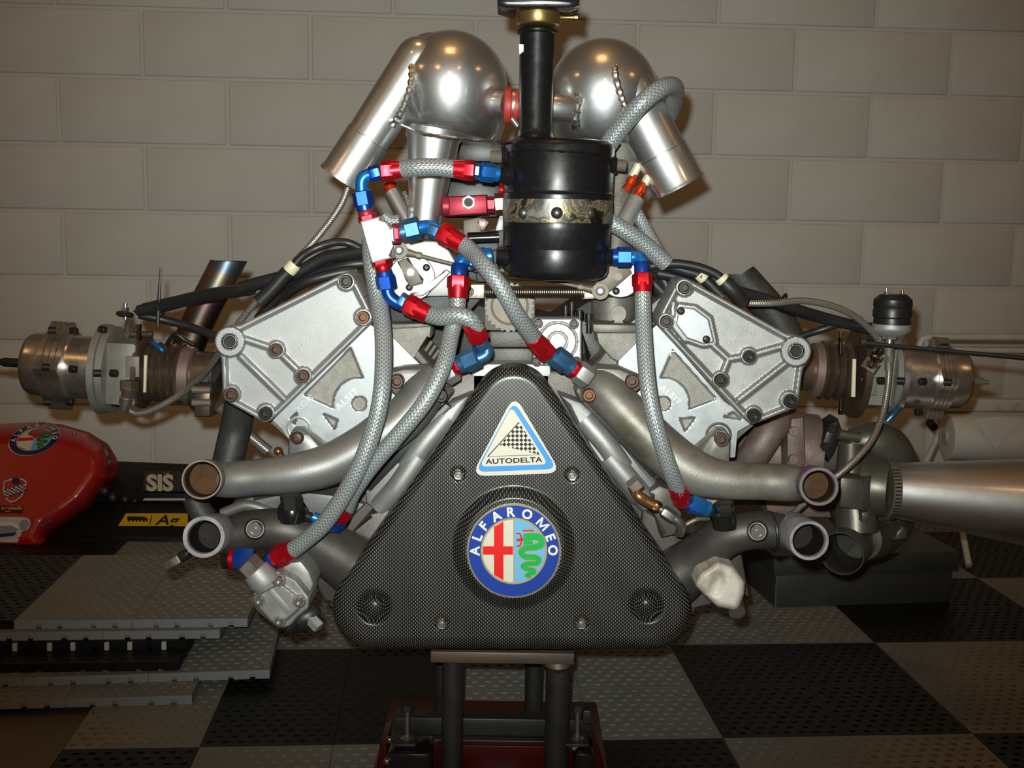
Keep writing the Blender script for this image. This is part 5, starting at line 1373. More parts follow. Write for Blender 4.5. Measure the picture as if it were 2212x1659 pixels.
mk += [('r', X(158), X(222), [(0, 68), (0.2, 68), (1, 69)], 'wastegate_alu', 'valve_cylinder'), ('r', X(220), X(235), [(0, 94), (0.05, 97), (0.95, 97), (1, 95)], 'wastegate_grey', 'valve_flange'), ('r', X(236), X(252), [(0, 92), (0.05, 94), (0.95, 94), (1, 90)], 'wastegate_grey', 'valve_flange'),
       ('box', X(250), X(312), [(0, 88), (0.06, 92), (0.94, 92), (1, 88)], 'wastegate_grey', 'valve_body'), ('r', X(306), X(318), [(0, 78), (0.1, 80), (0.9, 80), (1, 78)], 'heat_brown', 'valve_disc')]
bl = []
for k in range(5): bl += [(k / 5, 56), (k / 5 + 0.06, 64), (k / 5 + 0.12, 66), (k / 5 + 0.17, 60)]
mk += [('r', X(318), X(400), bl + [(1, 52)], 'heat_brown', 'bellows'), ('r', X(392), X(420), [(0, 58), (0.05, 60), (0.95, 60), (1, 58)], 'heat_pink', 'pipe_flange'), ('r', X(420), X(470), [(0, 50), (1, 54)], 'heat_brown', 'exhaust_port')]
wl = wastegate(A0, A1, mk, 'left wastegate valve, a horizontal alloy cylinder with bellows')
mb = MB(); mb.lathe((-30, 780, 1.36), (55, 785, 1.36), ((0, 7), (0.4, 7), (0.45, 10), (0.85, 10), (0.86, 15), (1, 15)), 14); part('valve_stem', mb, 'bolt_dark', wl)
XD = Vector((1, 0, 0))
for x, y in ((98, 793), (158, 797), (210, 806), (212, 740), (112, 714), (160, 715), (102, 868), (152, 868), (246, 806), (222, 712), (213, 868), (250, 870)):
    bolt(x, y, 1.30 if y in (793, 797, 806) else 1.335, 8, 'bolt_dark', wl, 'socket', direction=(-1 if x < 130 or x in (210, 212) else 1, -0.2, 0))
mb = MB(); mb.prism([(270, 770), (300, 770), (300, 815), (270, 815)], 1.317, 0.004, 0.001); part('casting_window', mb, 'wastegate_grey', wl)
mb = MB(); mb.rod((275, 722, 1.345), (330, 722, 1.345), 7, seg=12); part('tie_rod', mb, 'heat_brown', wl)
mb = MB(); mb.lathe((273, 728, 1.34), (276, 690, 1.33), ((0, 8), (0.3, 9), (0.5, 5), (1, 5)), 14); part('lever_link', mb, 'wastegate_alu', wl)
mb = MB(); mb.rod((300, 735, 1.34), (300, 700, 1.34), 6, seg=6); part('guide_bolt', mb, 'chrome', wl)
mb = MB(); mb.rod((279, 822, 1.31), (279, 845, 1.31), 20, seg=6); hx = part('line_adapter', mb, 'heat_brown', wl)
mb = MB(); mb.lathe((278, 838, 1.305), (268, 885, 1.31), ((0, 15), (0.4, 13), (0.42, 15), (0.7, 15), (0.75, 11), (1, 11)), 14); part('line_fitting', mb, 'wastegate_alu', wl)
mb = MB(); mb.prism([(311, 768), (317, 768), (314, 848), (309, 848)], 1.306, 0.004, 0.0005); part('pale_strip', mb, 'cream_ring', wl)
mb = MB(); mb.tube([(330, 740, 1.33), (345, 752, 1.32), (352, 758, 1.32)], 5, 10); part('blue_wire', mb, 'blue_bright', wl)
mb = MB(); mb.tube([(360, 745, 1.34), (378, 722, 1.33), (400, 735, 1.33), (420, 745, 1.33)], 5, 10); part('black_wire', mb, 'black_plastic', wl)
B0, B1 = (2092, 822, 1.36), (1735, 797, 1.36)
X = lambda x: (2092 - x) / 357
mk = [('r', X(2090), X(2040), [(0.0, 25), (0.05, 45), (0.15, 56), (0.35, 62), (1, 64)], 'wastegate_alu', 'valve_cap')]
for k in range(4): mk.append(('lobed', X(2040 - 9 * k), X(2040 - 9 * k - 8.4), [(0, 70), (0.05, 72), (0.95, 72), (1, 70)], 'wastegate_alu', 'valve_plate'))
mk += [('r', X(2004), X(1936), [(0, 66), (0.2, 66), (1, 66)], 'wastegate_alu', 'valve_cylinder'), ('r', X(1938), X(1926), [(0, 84), (0.05, 86), (0.95, 86), (1, 85)], 'wastegate_alu', 'valve_flange'), ('r', X(1925), X(1912), [(0, 80), (0.05, 82), (0.95, 82), (1, 80)], 'wastegate_grey', 'valve_flange'),
       ('box', X(1914), X(1860), [(0, 80), (0.06, 84), (0.94, 84), (1, 80)], 'wastegate_grey', 'valve_body'), ('r', X(1858), X(1840), [(0, 92), (0.1, 98), (0.9, 98), (1, 90)], 'heat_brown', 'valve_disc')]
bl = []
for k in range(4): bl += [(k / 4, 50), (k / 4 + 0.07, 60), (k / 4 + 0.14, 64), (k / 4 + 0.20, 58)]
mk += [('r', X(1838), X(1765), bl + [(1, 54)], 'heat_brown', 'bellows'), ('r', X(1770), X(1752), [(0, 56), (0.05, 58), (0.95, 58), (1, 56)], 'heat_pink', 'pipe_flange'), ('r', X(1753), X(1720), [(0, 45), (1, 48)], 'heat_brown', 'exhaust_port')]
wr = wastegate(B0, B1, mk, 'right wastegate valve, a horizontal alloy cylinder with bellows')
mb = MB(); mb.lathe((2085, 822, 1.36), (2136, 826, 1.36), ((0, 10), (0.1, 9), (0.75, 8), (0.76, 5), (1, 5)), 14); part('valve_stem', mb, 'steel_tan', wr)
for x, y in ((2047, 826), (1992, 824), (1946, 823), (2040, 750), (1940, 762), (1984, 890), (1935, 873), (1903, 822)):
    bolt(x, y, 1.30 if 815 < y < 830 else 1.335, 8, 'bolt_dark', wr, 'socket', direction=(1 if x > 2020 or x in (1946, 1940, 1935) else -1, -0.2, 0))
mb = MB(); mb.prism([(1862, 818), (1895, 815), (1895, 855), (1864, 855)], 1.317, 0.004, 0.001); part('casting_window', mb, 'wastegate_grey', wr)
mb = MB(); mb.prism([(1843, 776), (1850, 776), (1848, 858), (1840, 858)], 1.285, 0.004, 0.0005); part('pale_strip', mb, 'cream_ring', wr)
for y0, y1 in ((716, 765), (860, 895)):
    mb = MB(); mb.rod((1817, y0, 1.30), (1815, y1, 1.30), 4, seg=10); mb.rod((1817, y0 + 12 if y0 < 800 else y1 - 10, 1.30), (1817, y0 + 22 if y0 < 800 else y1, 1.30), 7, seg=6); part('tie_bolt', mb, 'chrome', wr)
mb = MB(); mb.lathe((1858, 738, 1.32), (1890, 738, 1.32), ((0, 10), (0.6, 10), (0.62, 16), (0.9, 16), (1, 10)), 18); part('lever_link', mb, 'heat_brown', wr)
mb = MB(); mb.lathe((1885, 745, 1.31), (1882, 730, 1.31), ((0, 6), (1, 12)), 6); part('guide_bolt', mb, 'bolt_dark', wr)
mb = MB(); mb.rod((1874, 800, 1.30), (1888, 780, 1.30), 18, seg=6); part('line_adapter', mb, 'heat_pink', wr)
mb = MB(); mb.lathe((1880, 792, 1.295), (1905, 752, 1.285), ((0, 10), (0.15, 14), (0.3, 9), (0.45, 14), (0.6, 14), (0.65, 9), (0.85, 12), (1, 10)), 14); part('line_fitting', mb, 'chrome', wr)
mb = MB(); mb.tube([(1945, 880, 1.33), (1930, 895, 1.32), (1916, 910, 1.32)], 7, 10); part('blue_wire', mb, 'blue_faded', wr)
# ---- black pressure sensor standing on its fittings
mb = MB(); mb.lathe((1930, 636, 1.29), (1926, 706, 1.29), ((0, 28), (0.06, 33), (0.16, 40), (0.35, 41), (0.4, 39), (0.5, 41), (0.68, 41), (0.72, 38), (0.82, 39), (1, 38)), 36)
sen = part('pressure_sensor', mb, 'black_plastic', label='black round pressure sensor with two terminal studs')
for x, y in ((1915, 640), (1949, 644)):
    mb = MB(); mb.rod((x, y, 1.285), (x, y - 18, 1.285), 3, seg=10); mb.rod((x, y - 3, 1.285), (x, y - 10, 1.285), 6, seg=6); part('terminal_stud', mb, 'brass' if x > 1930 else 'steel', sen)
mb = MB(); mb.lathe((1926, 700, 1.29), (1924, 728, 1.29), ((0, 40), (0.3, 42), (0.5, 40), (0.9, 26), (1, 16)), 32); part('zinc_cup', mb, 'alu_cast', sen)
mb = MB(); mb.rod((1923, 716, 1.288), (1922, 732, 1.288), 17, seg=6); mb.rod((1922, 732, 1.288), (1921, 748, 1.288), 9, seg=12); part('sensor_hex', mb, 'steel', sen)
mb = MB(); mb.rod((1921, 745, 1.288), (1920, 770, 1.288), 12, seg=12); mb.rod((1920, 768, 1.286), (1920, 782, 1.286), 11, seg=6); mb.rod((1920, 780, 1.286), (1920, 800, 1.285), 9, seg=12); part('line_fitting', mb, 'steel_tan', sen)

# ---- right turbocharger
mb = MB(); mb.lathe((1585, 965, 1.42), (1800, 985, 1.42), ((0, 50), (0.1, 72), (0.5, 78), (0.62, 86), (0.80, 86), (0.82, 60), (1, 50)), 36)
tur = part('turbocharger', mb, 'turbine_rust', label='right turbocharger with rusty turbine and dark compressor')
hose([(1610, 1010, 1.36), (1640, 965, 1.345), (1670, 920, 1.35), (1690, 890, 1.37)], 34, None, 'turbine_rust', 'turbine_pipe', par=tur)
mb = MB(); mb.prism([(1700, 905), (1738, 900), (1742, 1000), (1735, 1012), (1700, 1012)], 1.345, 0.04, 0.005); part('turbine_flange', mb, 'turbine_rust', tur)
for x, y in ((1714, 932), (1714, 992)): bolt(x, y, 1.342, 11, 'heat_pink', tur, 'plug')
mb = MB(); mb.prism([(1650, 1075), (1780, 1075), (1800, 1120), (1660, 1115)], 1.38, 0.06, 0.004); part('turbine_foot', mb, 'turbine_rust', tur)
mb = MB(); mb.prism([(1790, 920), (1812, 905), (1822, 935), (1802, 985), (1790, 1000), (1775, 960)], 1.37, 0.04, 0.004); part('actuator_bracket', mb, 'bolt_dark', tur)
for x, y in ((1795, 925), (1782, 965)): bolt(x, y, 1.365, 10, 'bolt_dark', tur, 'hex')
mb = MB(); mb.lathe((1795, 1040, 1.46), (1965, 1052, 1.46), ((0, 60), (0.06, 90), (0.2, 112), (0.45, 124), (0.7, 124), (0.88, 104), (1, 78)), 44); cmp_ = part('compressor_housing', mb, 'compressor', tur)
mb = MB(); mb.tube([(1838, 958, 1.40, 34), (1880, 952, 1.395, 42), (1912, 968, 1.40, 50), (1928, 1005, 1.415, 52), (1930, 1050, 1.44, 50)], 30, 28, 10); part('compressor_volute', mb, 'compressor', tur)
mb = MB(); mb.tube([(1838, 960, 1.37, 26), (1838, 1040, 1.36, 34), (1848, 1110, 1.355, 44), (1850, 1150, 1.35, 46)], 40, 24, 10); part('compressor_volute', mb, 'compressor', tur)
mb = MB(); mb.tube([(1945, 1100, 1.46, 40), (1920, 1140, 1.43, 44), (1885, 1160, 1.40, 46), (1860, 1165, 1.37, 46)], 40, 24, 10); part('compressor_volute', mb, 'compressor', tur)
mouth((1862, 1150, 1.40), (1818, 1196, 1.315), 47, 4, tur, 'compressor', 'block_shadow')
mb = MB(); mb.rod((1812, 938, 1.35), (1856, 945, 1.35), 11, seg=18); part('oil_boss', mb, 'compressor', tur)
mb = MB(); mb.prism([(1815, 1030), (1868, 1034), (1866, 1105), (1813, 1098)], 1.315, 0.04, 0.006); part('casting_pad', mb, 'compressor', tur)
mb = MB(); mb.prism([(1868, 1036), (1890, 1024), (1888, 1090), (1864, 1104)], 1.31, 0.02, 0.001, Yf=lambda x, y: 1.312 + (x - 1866) * 0.0012); part('nameplate', mb, 'nameplate', tur)
mb = MB(); mb.prism([(1862, 1108), (1878, 1104), (1876, 1130), (1862, 1128)], 1.318, 0.02, 0.002); part('casting_pad', mb, 'compressor', tur)
mb = MB(); mb.lathe((1870, 1050, 1.365), (1926, 1056, 1.35), ((0, 74), (0.3, 64), (1, 62)), 40); part('compressor_inlet', mb, 'compressor', tur)
mb = MB(); mb.lathe((1910, 1057, 1.35), (1928, 1058, 1.35), ((0, 64), (0.1, 66), (0.9, 66), (1, 64)), 40); hcl = part('worm_clamp', mb, 'steel_tan', tur)
for k in range(16):
    th = -0.9 + k * 0.12
    p = P(1919, 1058, 1.35); r = 66.3 * mpp(1919, 1058, 1.35)
    mb = MB(); c = p + Vector((0, -math.cos(th) * r, -math.sin(th) * r)); a_ = Vector((0.0045, 0, 0))
    mb.sweep([c - a_, c + a_], [0.0009, 0.0009], 4); part('clamp_slot', mb, 'bolt_dark', hcl)
mb = MB(); mb.lathe((1922, 1058, 1.35), (2300, 1092, 1.33), ((0, 59), (0.03, 60), (0.5, 81), (1, 103), (1, 101), (0.5, 79)), 56, cap1=False); part('inlet_cone', mb, 'alu_pipe', tur, 'long polished aluminium inlet cone')
mb = MB(); mb.prism([(1938, 1150), (1950, 1135), (1962, 1150), (1960, 1165), (1930, 1168)], 1.36, 0.03, 0.003); part('casting_rib', mb, 'compressor', tur)
# ================================================================== ENGINE STAND
mat('stand_steel', (0.032, 0.03, 0.03), 0.5, 0.42, vscale=25, col2=(0.05, 0.047, 0.046), bump=0.1, bscale=200)
mat('stand_rust', (0.12, 0.075, 0.045), 0.4, 0.5, vscale=22, col2=(0.07, 0.062, 0.055), lo=0.4, hi=0.62)
mat('trolley_red', (0.045, 0.0025, 0.0025), 0.0, 0.32, spec=0.3)
def V3(o, m=(0, 0, 0)): return Vector(o) + Vector(m)
sb = P(1085, 1500, 1.22); sb.z = 0.015
stand = thing('engine_stand', 'dark steel four-post engine stand with rusty top plate on a red base', 'stand', sb)
zt = P(1085, 1408, 1.17).z
def xw(px, py, Y): return P(px, py, Y).x
mb = MB(); mb.box((xw(930, 1408, 1.17), 1.17 * KY, zt - 0.017), (xw(1241, 1408, 1.17), 1.44 * KY, zt - 0.001), 0.002); put('top_plate', mb, 'stand_rust', stand, 'rusty mottled top plate')
mb = MB(); mb.box((xw(928, 1408, 1.17), 1.19 * KY, zt - 0.001), (xw(948, 1408, 1.17), 1.42 * KY, zt + 0.012), 0.001); put('plate_lug', mb, 'stand_rust', stand)
for x0, x1, Y, z0 in ((954, 1000, 1.20, 0.015), (1178, 1231, 1.20, 0.015), (1133, 1171, 1.34, 0.015), (939, 975, 1.34, 0.015)):
    c = P((x0 + x1) / 2, 1520, Y); r = (x1 - x0) / 2 * mpp(1085, 1520, Y)
    mb = MB(); mb.sweep([(c.x, c.y, z0 + 0.02), (c.x, c.y, zt - 0.015)], [r, r], 28); put('post', mb, 'stand_steel', stand)
mb = MB(); mb.sweep([P(1205, 1424, 1.19), P(1205, 1436, 1.185), P(1205, 1452, 1.19)], [0.020, 0.018, 0.004], 18); put('weld_blob', mb, 'stand_rust', stand)
Yc = 1.245
za, zb = P(1000, 1552, Yc).z, P(1000, 1606, Yc).z
mb = MB(); mb.box((xw(851, 1575, Yc), Yc * KY, zb + 0.012), (xw(1277, 1575, Yc), Yc * KY + 0.03, za), 0.002); put('cross_member', mb, 'stand_steel', stand)
mb = MB(); mb.box((xw(851, 1575, Yc), Yc * KY - 0.012, zb), (xw(1277, 1575, Yc), Yc * KY + 0.03, zb + 0.011), 0.002); put('cross_member', mb, 'stand_steel', stand)
for s, bx, px0, px1 in ((-1, 880, 842, 936), (1, 1247, 1238, 1280)):
    c = P(bx, 1586, 1.19); y_ = 1.19 * KY
    mb = MB(); mb.box((xw(px0, 1620, 1.2), y_ - 0.03, 0.02), (xw(px1, 1620, 1.2), y_ + 0.03, P(bx, 1606, 1.19).z), 0.006); br = put('corner_bracket', mb, 'black_gloss', stand)
    mb = MB(); mb.sweep([(c.x, c.y, c.z - 0.015), (c.x, c.y, P(bx, 1534, 1.19).z)], [0.0032, 0.0032], 12); put('clamp_bolt', mb, 'steel', br)
    zh = P(bx, 1534, 1.19).z; mb = MB(); mb.sweep([(c.x, c.y, zh), (c.x, c.y, zh + 0.009)], [0.009, 0.009], 6); put('bolt_head', mb, 'stand_steel', br)
    mb = MB(); mb.sweep([(c.x, c.y, c.z - 0.018), (c.x, c.y, c.z - 0.006), (c.x, c.y, c.z - 0.002)], [0.013, 0.011, 0.005], 6); put('clamp_nut', mb, 'steel', br)
    mb = MB(); mb.box((xw(bx - 28, 1590, 1.2), y_ - 0.02, P(bx, 1600, 1.19).z), (xw(bx + 22, 1590, 1.2), y_ + 0.025, P(bx, 1594, 1.19).z), 0.001); put('clamp_plate', mb, 'stand_steel', br)
for x, y in ((842, 1598), (836, 1645)):
    mb = MB(); mb.ball((x, y, 1.165), 8); put('ball_knob', mb, 'chrome', stand)
mb = MB(); mb.box((xw(1262, 1560, 1.2), 1.22 * KY, P(1268, 1582, 1.2).z), (xw(1280, 1560, 1.2), 1.24 * KY, P(1268, 1552, 1.2).z), 0.001); put('side_clip', mb, 'stand_steel', stand)
# red base: floor frame with sloping side plates
yb = 1.225 * KY
mb = MB(); mb.box((xw(940, 1620, 1.2), yb, 0.03), (xw(1240, 1620, 1.2), yb + 0.02, P(1080, 1611, 1.225).z), 0.002); put('base_panel', mb, 'trolley_red', stand, 'glossy red base panel')
for pl in ([(822, 1604), (836, 1600), (832, 1700), (806, 1700)], [(1279, 1590), (1286, 1592), (1312, 1700), (1296, 1700)]):
    mb = MB(); mb.prism(pl, 1.19, 0.05, 0.002); q = put('side_plate', mb, 'trolley_red', stand, 'glossy red side plate')
mb = MB(); mb.box((xw(800, 1650, 1.2), 1.17 * KY, 0.0152), (xw(1320, 1650, 1.2), 1.42 * KY, 0.032), 0.003); put('base_plate', mb, 'trolley_red', stand)

# ================================================================== RACE CAR NOSE AND FRONT WING, left background
mat('car_red', (0.40, 0.012, 0.012), 0.0, 0.28, vscale=5, col2=(0.36, 0.012, 0.012), coat=0.25)
mat('wing_black', (0.010, 0.009, 0.0085), 0.0, 0.45, vscale=12, rvar=0.08, spec=0.2)
mat('primer_grey', (0.09, 0.115, 0.105), 0.0, 0.6)
mat('gaffer_black', (0.006, 0.006, 0.006), 0.0, 0.5, bump=0.6, bscale=70)
nb_ = G(95, 1203, 0.015)
nose = thing('race_car_nose', 'red racing car nose cone with black front wing lying on the tiles', 'car part', nb_)
npoly = [(-90, 935), (-20, 931), (60, 926), (130, 930), (185, 946), (216, 970), (226, 998), (222, 1030), (200, 1062), (180, 1088), (140, 1118), (102, 1140), (92, 1160), (96, 1178), (80, 1188), (-90, 1192)]
sdn = lambda X, Y: sd_poly(X, Y, npoly, 14)
def hn(X, Y):
    t = np.clip((Y - 912) / 292, 0, 1)
    d = sdn(X, Y)
    e = np.clip(1 + d / 46, 0, 1)
    return 0.145 * t - 0.09 * (1 - np.sqrt(np.clip(1 - e * e, 0, 1)))
YN = 2.28
mb = MB(); mb.field(sdn, hn, (-90, 900, 260, 1215), 3, YN, back=0.08); put('nose_cone', mb, 'car_red', nose)
def nP(x, y, l=0.0): return P(x, y, YN - float(hn(np.array(x), np.array(y))) - 0.0012 - l)
def plcn(x, y, l):
    return nP(74 + x * 0.545 + y * 0.13, 948 - y * 0.365 - x * 0.03, l * 3)
bd = badge(0, 0, 100, plcn, nose, {'print_blue': 'print_navy', 'print_green': 'print_dark_green'})
def nflat(pts, m, name, l=0.001, lab=None):
    mb = MB(); mb.fix = False; mb.face([mb.bm.verts.new(nP(x, y, l)) for x, y in pts]); return put(name, mb, m, nose, lab)
nflat([(8, 1040), (22, 1034), (34, 1032), (50, 1034), (58, 1040), (56, 1056), (48, 1072), (34, 1084), (22, 1086), (12, 1078), (6, 1060)], 'print_silver', 'shield_sticker', 0.001, 'silver edged shield sticker')
nflat([(10, 1042), (24, 1037), (48, 1037), (55, 1042), (53, 1056), (45, 1070), (33, 1080), (22, 1082), (14, 1075), (9, 1060)], 'car_red', 'shield_field', 0.002)
mb = MB(); mb.fix = False
for i in range(10):
    for j in range(5):
        if (i + j) % 2: continue
        x, y = 10 + i * 4.5, 1057 + j * 3.4 - i * 1.1
        mb.face([mb.bm.verts.new(nP(*q, 0.003)) for q in ((x, y), (x + 4.5, y - 1.1), (x + 4.5, y + 2.3), (x, y + 3.4))])
put('chequer_print', mb, 'print_black', nose); nflat([(9, 1058), (54, 1046), (52, 1060), (12, 1073)], 'print_white', 'chequer_ground', 0.0025)
nflat([(26, 1034), (34, 1031), (43, 1034), (43, 1044), (34, 1048), (26, 1044)], 'print_navy', 'shield_roundel', 0.003)
nflat([(-60, 1090), (49, 1094), (47, 1108), (-60, 1106)], 'print_black', 'name_sticker', 0.001)
def ntext(s, x, y, size, ang, m, l, bold=0.02, shear=0.0, sx=1.0):
    V, F = glyphs(s, bold, 1.0, shear); k = size / 0.72; ca, sa = math.cos(math.radians(ang)), math.sin(math.radians(ang))
    mb = MB(); mb.fix = False; vs = []
    xr = V[:, 0].max()
    for vx, vy in V:
        lx, ly = (vx - xr) * k * sx, vy * k
        vs.append(mb.bm.verts.new(nP(x + lx * ca - ly * sa, y - lx * sa - ly * ca, l)))
    for f in F: mb.face([vs[i] for i in f])
    return put('sticker_lettering', mb, m, nose)
ntext('arrabella', 47, 1101, 8, -1, 'print_orange', 0.002, 0.03, 0.25, 1.15); ntext('racing', 22, 1106, 3.5, -1, 'print_yellow', 0.002)
nflat([(-60, 1115), (50, 1117), (62, 1120), (67, 1130), (62, 1143), (48, 1148), (38, 1172), (-60, 1170)], 'print_silver', 'car_sticker', 0.001)
nflat([(-60, 1127), (30, 1127), (40, 1134), (40, 1150), (-60, 1140)], 'print_white', 'sticker_field', 0.002); nflat([(46, 1124), (58, 1122), (64, 1131), (58, 1142), (46, 1146), (42, 1134)], 'print_steel', 'sticker_globe', 0.0022)
nflat([(-60, 1158), (36, 1150), (30, 1157), (-60, 1166)], 'print_navy', 'sticker_stripe', 0.0025); nflat([(-30, 1145), (0, 1136), (24, 1135), (40, 1143), (34, 1150), (-30, 1156)], 'print_steel', 'sticker_car', 0.0028)
ntext('rauto', 42, 1124, 6.5, -1, 'print_white', 0.002, 0.02, 0, 1.3)
bolt(160, 937, YN - float(hn(np.array(160.), np.array(937.))) - 0.002, 4.5, 'steel', nose, 'button', name='nose_screw')
for pl in ([(219, 950), (229, 958), (238, 972), (230, 972), (222, 962)], [(232, 985), (242, 978), (243, 996), (236, 1008), (232, 998)], [(84, 1136), (110, 1122), (112, 1126), (88, 1138)]): nflat(pl, 'primer_grey', 'paint_chip', 0.0015)
# wing
YW = 1.99
mb = MB(); mb.prism([(215, 1000), (262, 1001), (432, 1008), (436, 1066), (210, 1062)], 2.40, 0.02, 0.004, Yf=lambda x, y: 2.42 - (y - 1000) * 0.0017); put('upper_flap', mb, 'wing_black', nose)
mb = MB(); mb.prism([(215, 1062), (436, 1066), (436, 1098), (200, 1096)], 2.31, 0.03, 0.004); put('wing_slot', mb, 'wing_black', nose)
mb = MB(); mb.prism([(200, 1086), (436, 1088), (440, 1166), (100, 1163), (94, 1160)], 2.25, 0.03, 0.006, Yf=lambda x, y: 2.30 - (y - 1086) * 0.0013); put('main_plane', mb, 'wing_black', nose)
mb = MB(); mb.prism([(98, 1162), (440, 1164), (440, 1184), (112, 1184)], 2.19, 0.10, 0.008); put('leading_edge', mb, 'wing_black', nose)
mb = MB(); mb.prism([(312, 1077), (400, 1077), (400, 1081), (308, 1081)], 2.295, 0.004, 0.0); put('silver_strip', mb, 'print_silver', nose)
mb = MB(); mb.prism([(408, 1050), (436, 1040), (440, 1186), (420, 1184)], 2.18, 0.25, 0.004); put('end_plate', mb, 'wing_black', nose)
yf1 = lambda x, y: 2.42 - (y - 1000) * 0.0017 - 0.0015
mb = MB(); mb.prism([(312, 1017), (402, 1019), (402, 1062), (308, 1060)], 2.2, 0.001, Yf=lambda x, y: yf1(x, y) - 0.001); put('sponsor_panel', mb, 'print_black', nose)
def ptext(s, x, y, size, m, yf, par, bold=0.02, shear=0.0, sx=1.0, spacing=1.0, left=True, name='sponsor_lettering', ang=0.0):
    V, F = glyphs(s, bold, spacing, shear); k = size / 0.72; mb = MB(); mb.fix = False; vs = []
    x0 = V[:, 0].min(); ca, sa = math.cos(math.radians(ang)), math.sin(math.radians(ang))
    for vx, vy in V:
        lx, ly = (vx - x0) * k * sx, vy * k
        X_, Y_ = x + lx * ca - ly * sa, y - lx * sa - ly * ca
        vs.append(mb.bm.verts.new(P(X_, Y_, yf(X_, Y_))))
    for f in F: mb.face([vs[i] for i in f])
    return put(name, mb, m, par)
ptext('SIS', 316, 1059, 34, 'print_cream', lambda x, y: yf1(x, y) - 0.002, nose, 0.045, 0, 1.05, 1.0)
mb = MB(); mb.fix = False
for a, b in (((354, 1019), (359, 1026)), ((365, 1018), (360, 1026))):
    mb.face([mb.bm.verts.new(P(x, y, yf1(x, y) - 0.003)) for x, y in ((a[0] - 1, a[1]), (a[0] + 1, a[1]), (b[0] + 1, b[1]), (b[0] - 1, b[1]))])
put('sponsor_antenna', mb, 'print_gold', nose, kind='stuff')
yf2 = lambda x, y: 2.30 - (y - 1086) * 0.0013 - 0.002
def wflat(pts, m, name, l): 
    mb = MB(); mb.fix = False; mb.face([mb.bm.verts.new(P(x, y, yf2(x, y) - l)) for x, y in pts]); return put(name, mb, m, nose)
wflat([(272, 1109), (406, 1109), (406, 1137), (255, 1136)], 'print_yellow', 'yellow_panel', 0.001)
ptext('Ag', 334, 1133, 21, 'print_black', lambda x, y: yf2(x, y) - 0.002, nose, 0.02, 0.3, 1.45)
mb = MB(); mb.fix = False
for pl in ([(275, 1118), (283, 1115), (312, 1116), (320, 1121), (318, 1124), (275, 1124)], [(274, 1116), (281, 1115), (280, 1122), (275, 1121)], *[[(x, 1123), (x + 4, 1123), (x + 3, 1127), (x, 1127)] for x in (277, 285, 293, 301, 309, 315)]):
    mb.face([mb.bm.verts.new(P(x, y, yf2(x, y) - 0.002)) for x, y in pl])
put('sponsor_emblem', mb, 'print_black', nose, kind='stuff')
wflat([(327, 1113), (329, 1113), (324, 1133), (322, 1133)], 'print_black', 'panel_bar', 0.002)
for x, y, r in ((235, 1010, 16), (228, 1035, 17), (222, 1062, 16), (240, 1076, 14), (268, 1080, 11), (290, 1082, 7)):
    mb = MB(); mb.ball((x, y, 2.38 if y < 1050 else 2.29), r, (1, 0.6, 0.9), 14, 8); put('tape_wrap', mb, 'gaffer_black', nose)

# ================================================================== GREY METAL BOX, right
mat('box_grey', (0.04, 0.0425, 0.044), 0.3, 0.42, vscale=18, col2=(0.052, 0.054, 0.055))
bA, bB = G(1673, 1313, 0.0152), G(2053, 1301, 0.0152)
u = (bB - bA); Lb = u.length; u.normalize(); n_ = Vector((-u.y, u.x, 0))
box_ = thing('metal_box', 'low dark grey sheet metal box with an overlapping lid standing on the tiles', 'box', bA)
def obox(name, x0, x1, y0, y1, z0, z1, m, par, bev=0.002, lab=None):
    mb = MB(); mb.box((x0, y0, z0), (x1, y1, z1), bev)
    for v in mb.bm.verts: v.co = bA + u * v.co.x + n_ * v.co.y + Vector((0, 0, v.co.z))
    return put(name, mb, m, par, lab)
hb = (P(1673, 1240, 1).z, )
def zat(px, py, base): 
    d = ray(px, py); dh = math.hypot(base.x - CAM.x, base.y - CAM.y); return CAM.z + d.z / math.hypot(d.x, d.y) * dh
z1 = zat(1673, 1240, bA) - 0.0152; z2 = zat(1673, 1198, bA) - 0.0152
obox('box_body', 0, Lb, 0, 0.42, 0, z1, 'box_grey', box_)
lid = obox('box_lid', -0.008, Lb + 0.01, -0.008, 0.43, z1 - 0.002, z2, 'box_grey', box_, 0.003)
obox('corner_seam', -0.0005, 0.003, -0.0015, 0.001, 0.002, z1, 'steel', box_, 0.0)
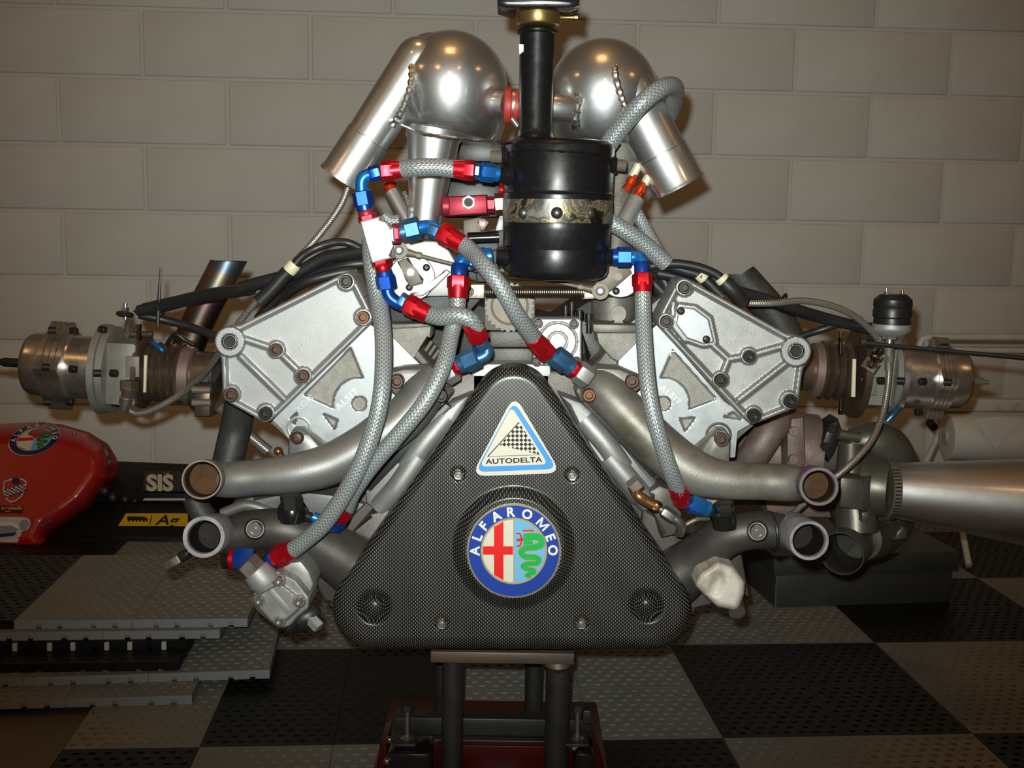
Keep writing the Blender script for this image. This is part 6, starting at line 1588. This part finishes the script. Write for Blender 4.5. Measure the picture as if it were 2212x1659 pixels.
# ================================================================== RACK AND PAPER ROLL, right background
mat('rack_white', (0.50, 0.50, 0.49), 0.0, 0.45, vscale=20, col2=(0.40, 0.39, 0.37))
mat('rack_dirty', (0.46, 0.44, 0.40), 0.0, 0.55, vscale=14, col2=(0.22, 0.19, 0.16), lo=0.5, hi=0.75)
mat('paper_white', (0.55, 0.54, 0.51), 0.0, 0.65, vscale=5, col2=(0.50, 0.49, 0.46))
YR = 2.24
fr_ = G(2093, 1226, 0.0152)
rack = thing('paper_rack', 'white tube rack with two rails and slanted legs, carrying the paper roll', 'rack', fr_)
def rtube(pts, r, name, m='rack_white'):
    mb = MB(); mb.tube(pts, r, 12, 8); return put(name, mb, m, rack)
rtube([(1985, 760, YR), (1990, 738, YR), (2010, 729, YR), (2100, 728, YR), (2320, 730, YR)], 8, 'top_rail')
rtube([(1990, 752, YR), (2100, 756, YR), (2320, 760, YR)], 6, 'middle_rail')
mb = MB(); mb.prism([(2030, 862), (2330, 864), (2330, 888), (2030, 888)], YR - 0.01, 0.02, 0.001); put('shelf_edge', mb, 'rack_dirty', rack)
rtube([(2040, 892, YR), (2330, 896, YR)], 4, 'lower_rail')
rtube([(2036, 920, YR), (2066, 1080, 2.2), (2093, 1222, 2.09)], 7, 'leg'); rtube([(2034, 925, YR), (1995, 1010, YR), (1960, 1090, 2.3), (1930, 1160, 2.38)], 7, 'leg')
rtube([(2000, 735, YR), (2016, 830, YR), (2036, 925, YR)], 6, 'upright')
rtube([(2300, 735, YR), (2330, 1000, YR), (2350, 1226, 2.09)], 7, 'leg')
mb = MB(); mb.rod((2008, 912, 2.21), (2018, 924, 2.19), 9, seg=12); put('roll_pin', mb, 'bolt_dark', rack)
roll = MB(); roll.lathe((2043, 944, 2.10), (2340, 950, 2.10), ((0, 14), (0, 40), (0.005, 49), (0.3, 52), (1, 52), (1, 14)), 40, False, False)
rl = put('paper_roll', roll, 'paper_white')
tag(rl, 'wide roll of white paper hanging in the rack beside the wall', 'paper roll')
mb = MB(); mb.prism([(2105, 905), (2150, 970), (2212, 905), (2150, 900)], 2.10 - 0.049, 0.001); tf = put('torn_flap', mb, 'paper_white', rl)
mb = MB(); mb.rod((2038, 944, 2.10), (2100, 945, 2.10), 15, seg=20); put('roll_core', mb, 'rack_dirty', rl)
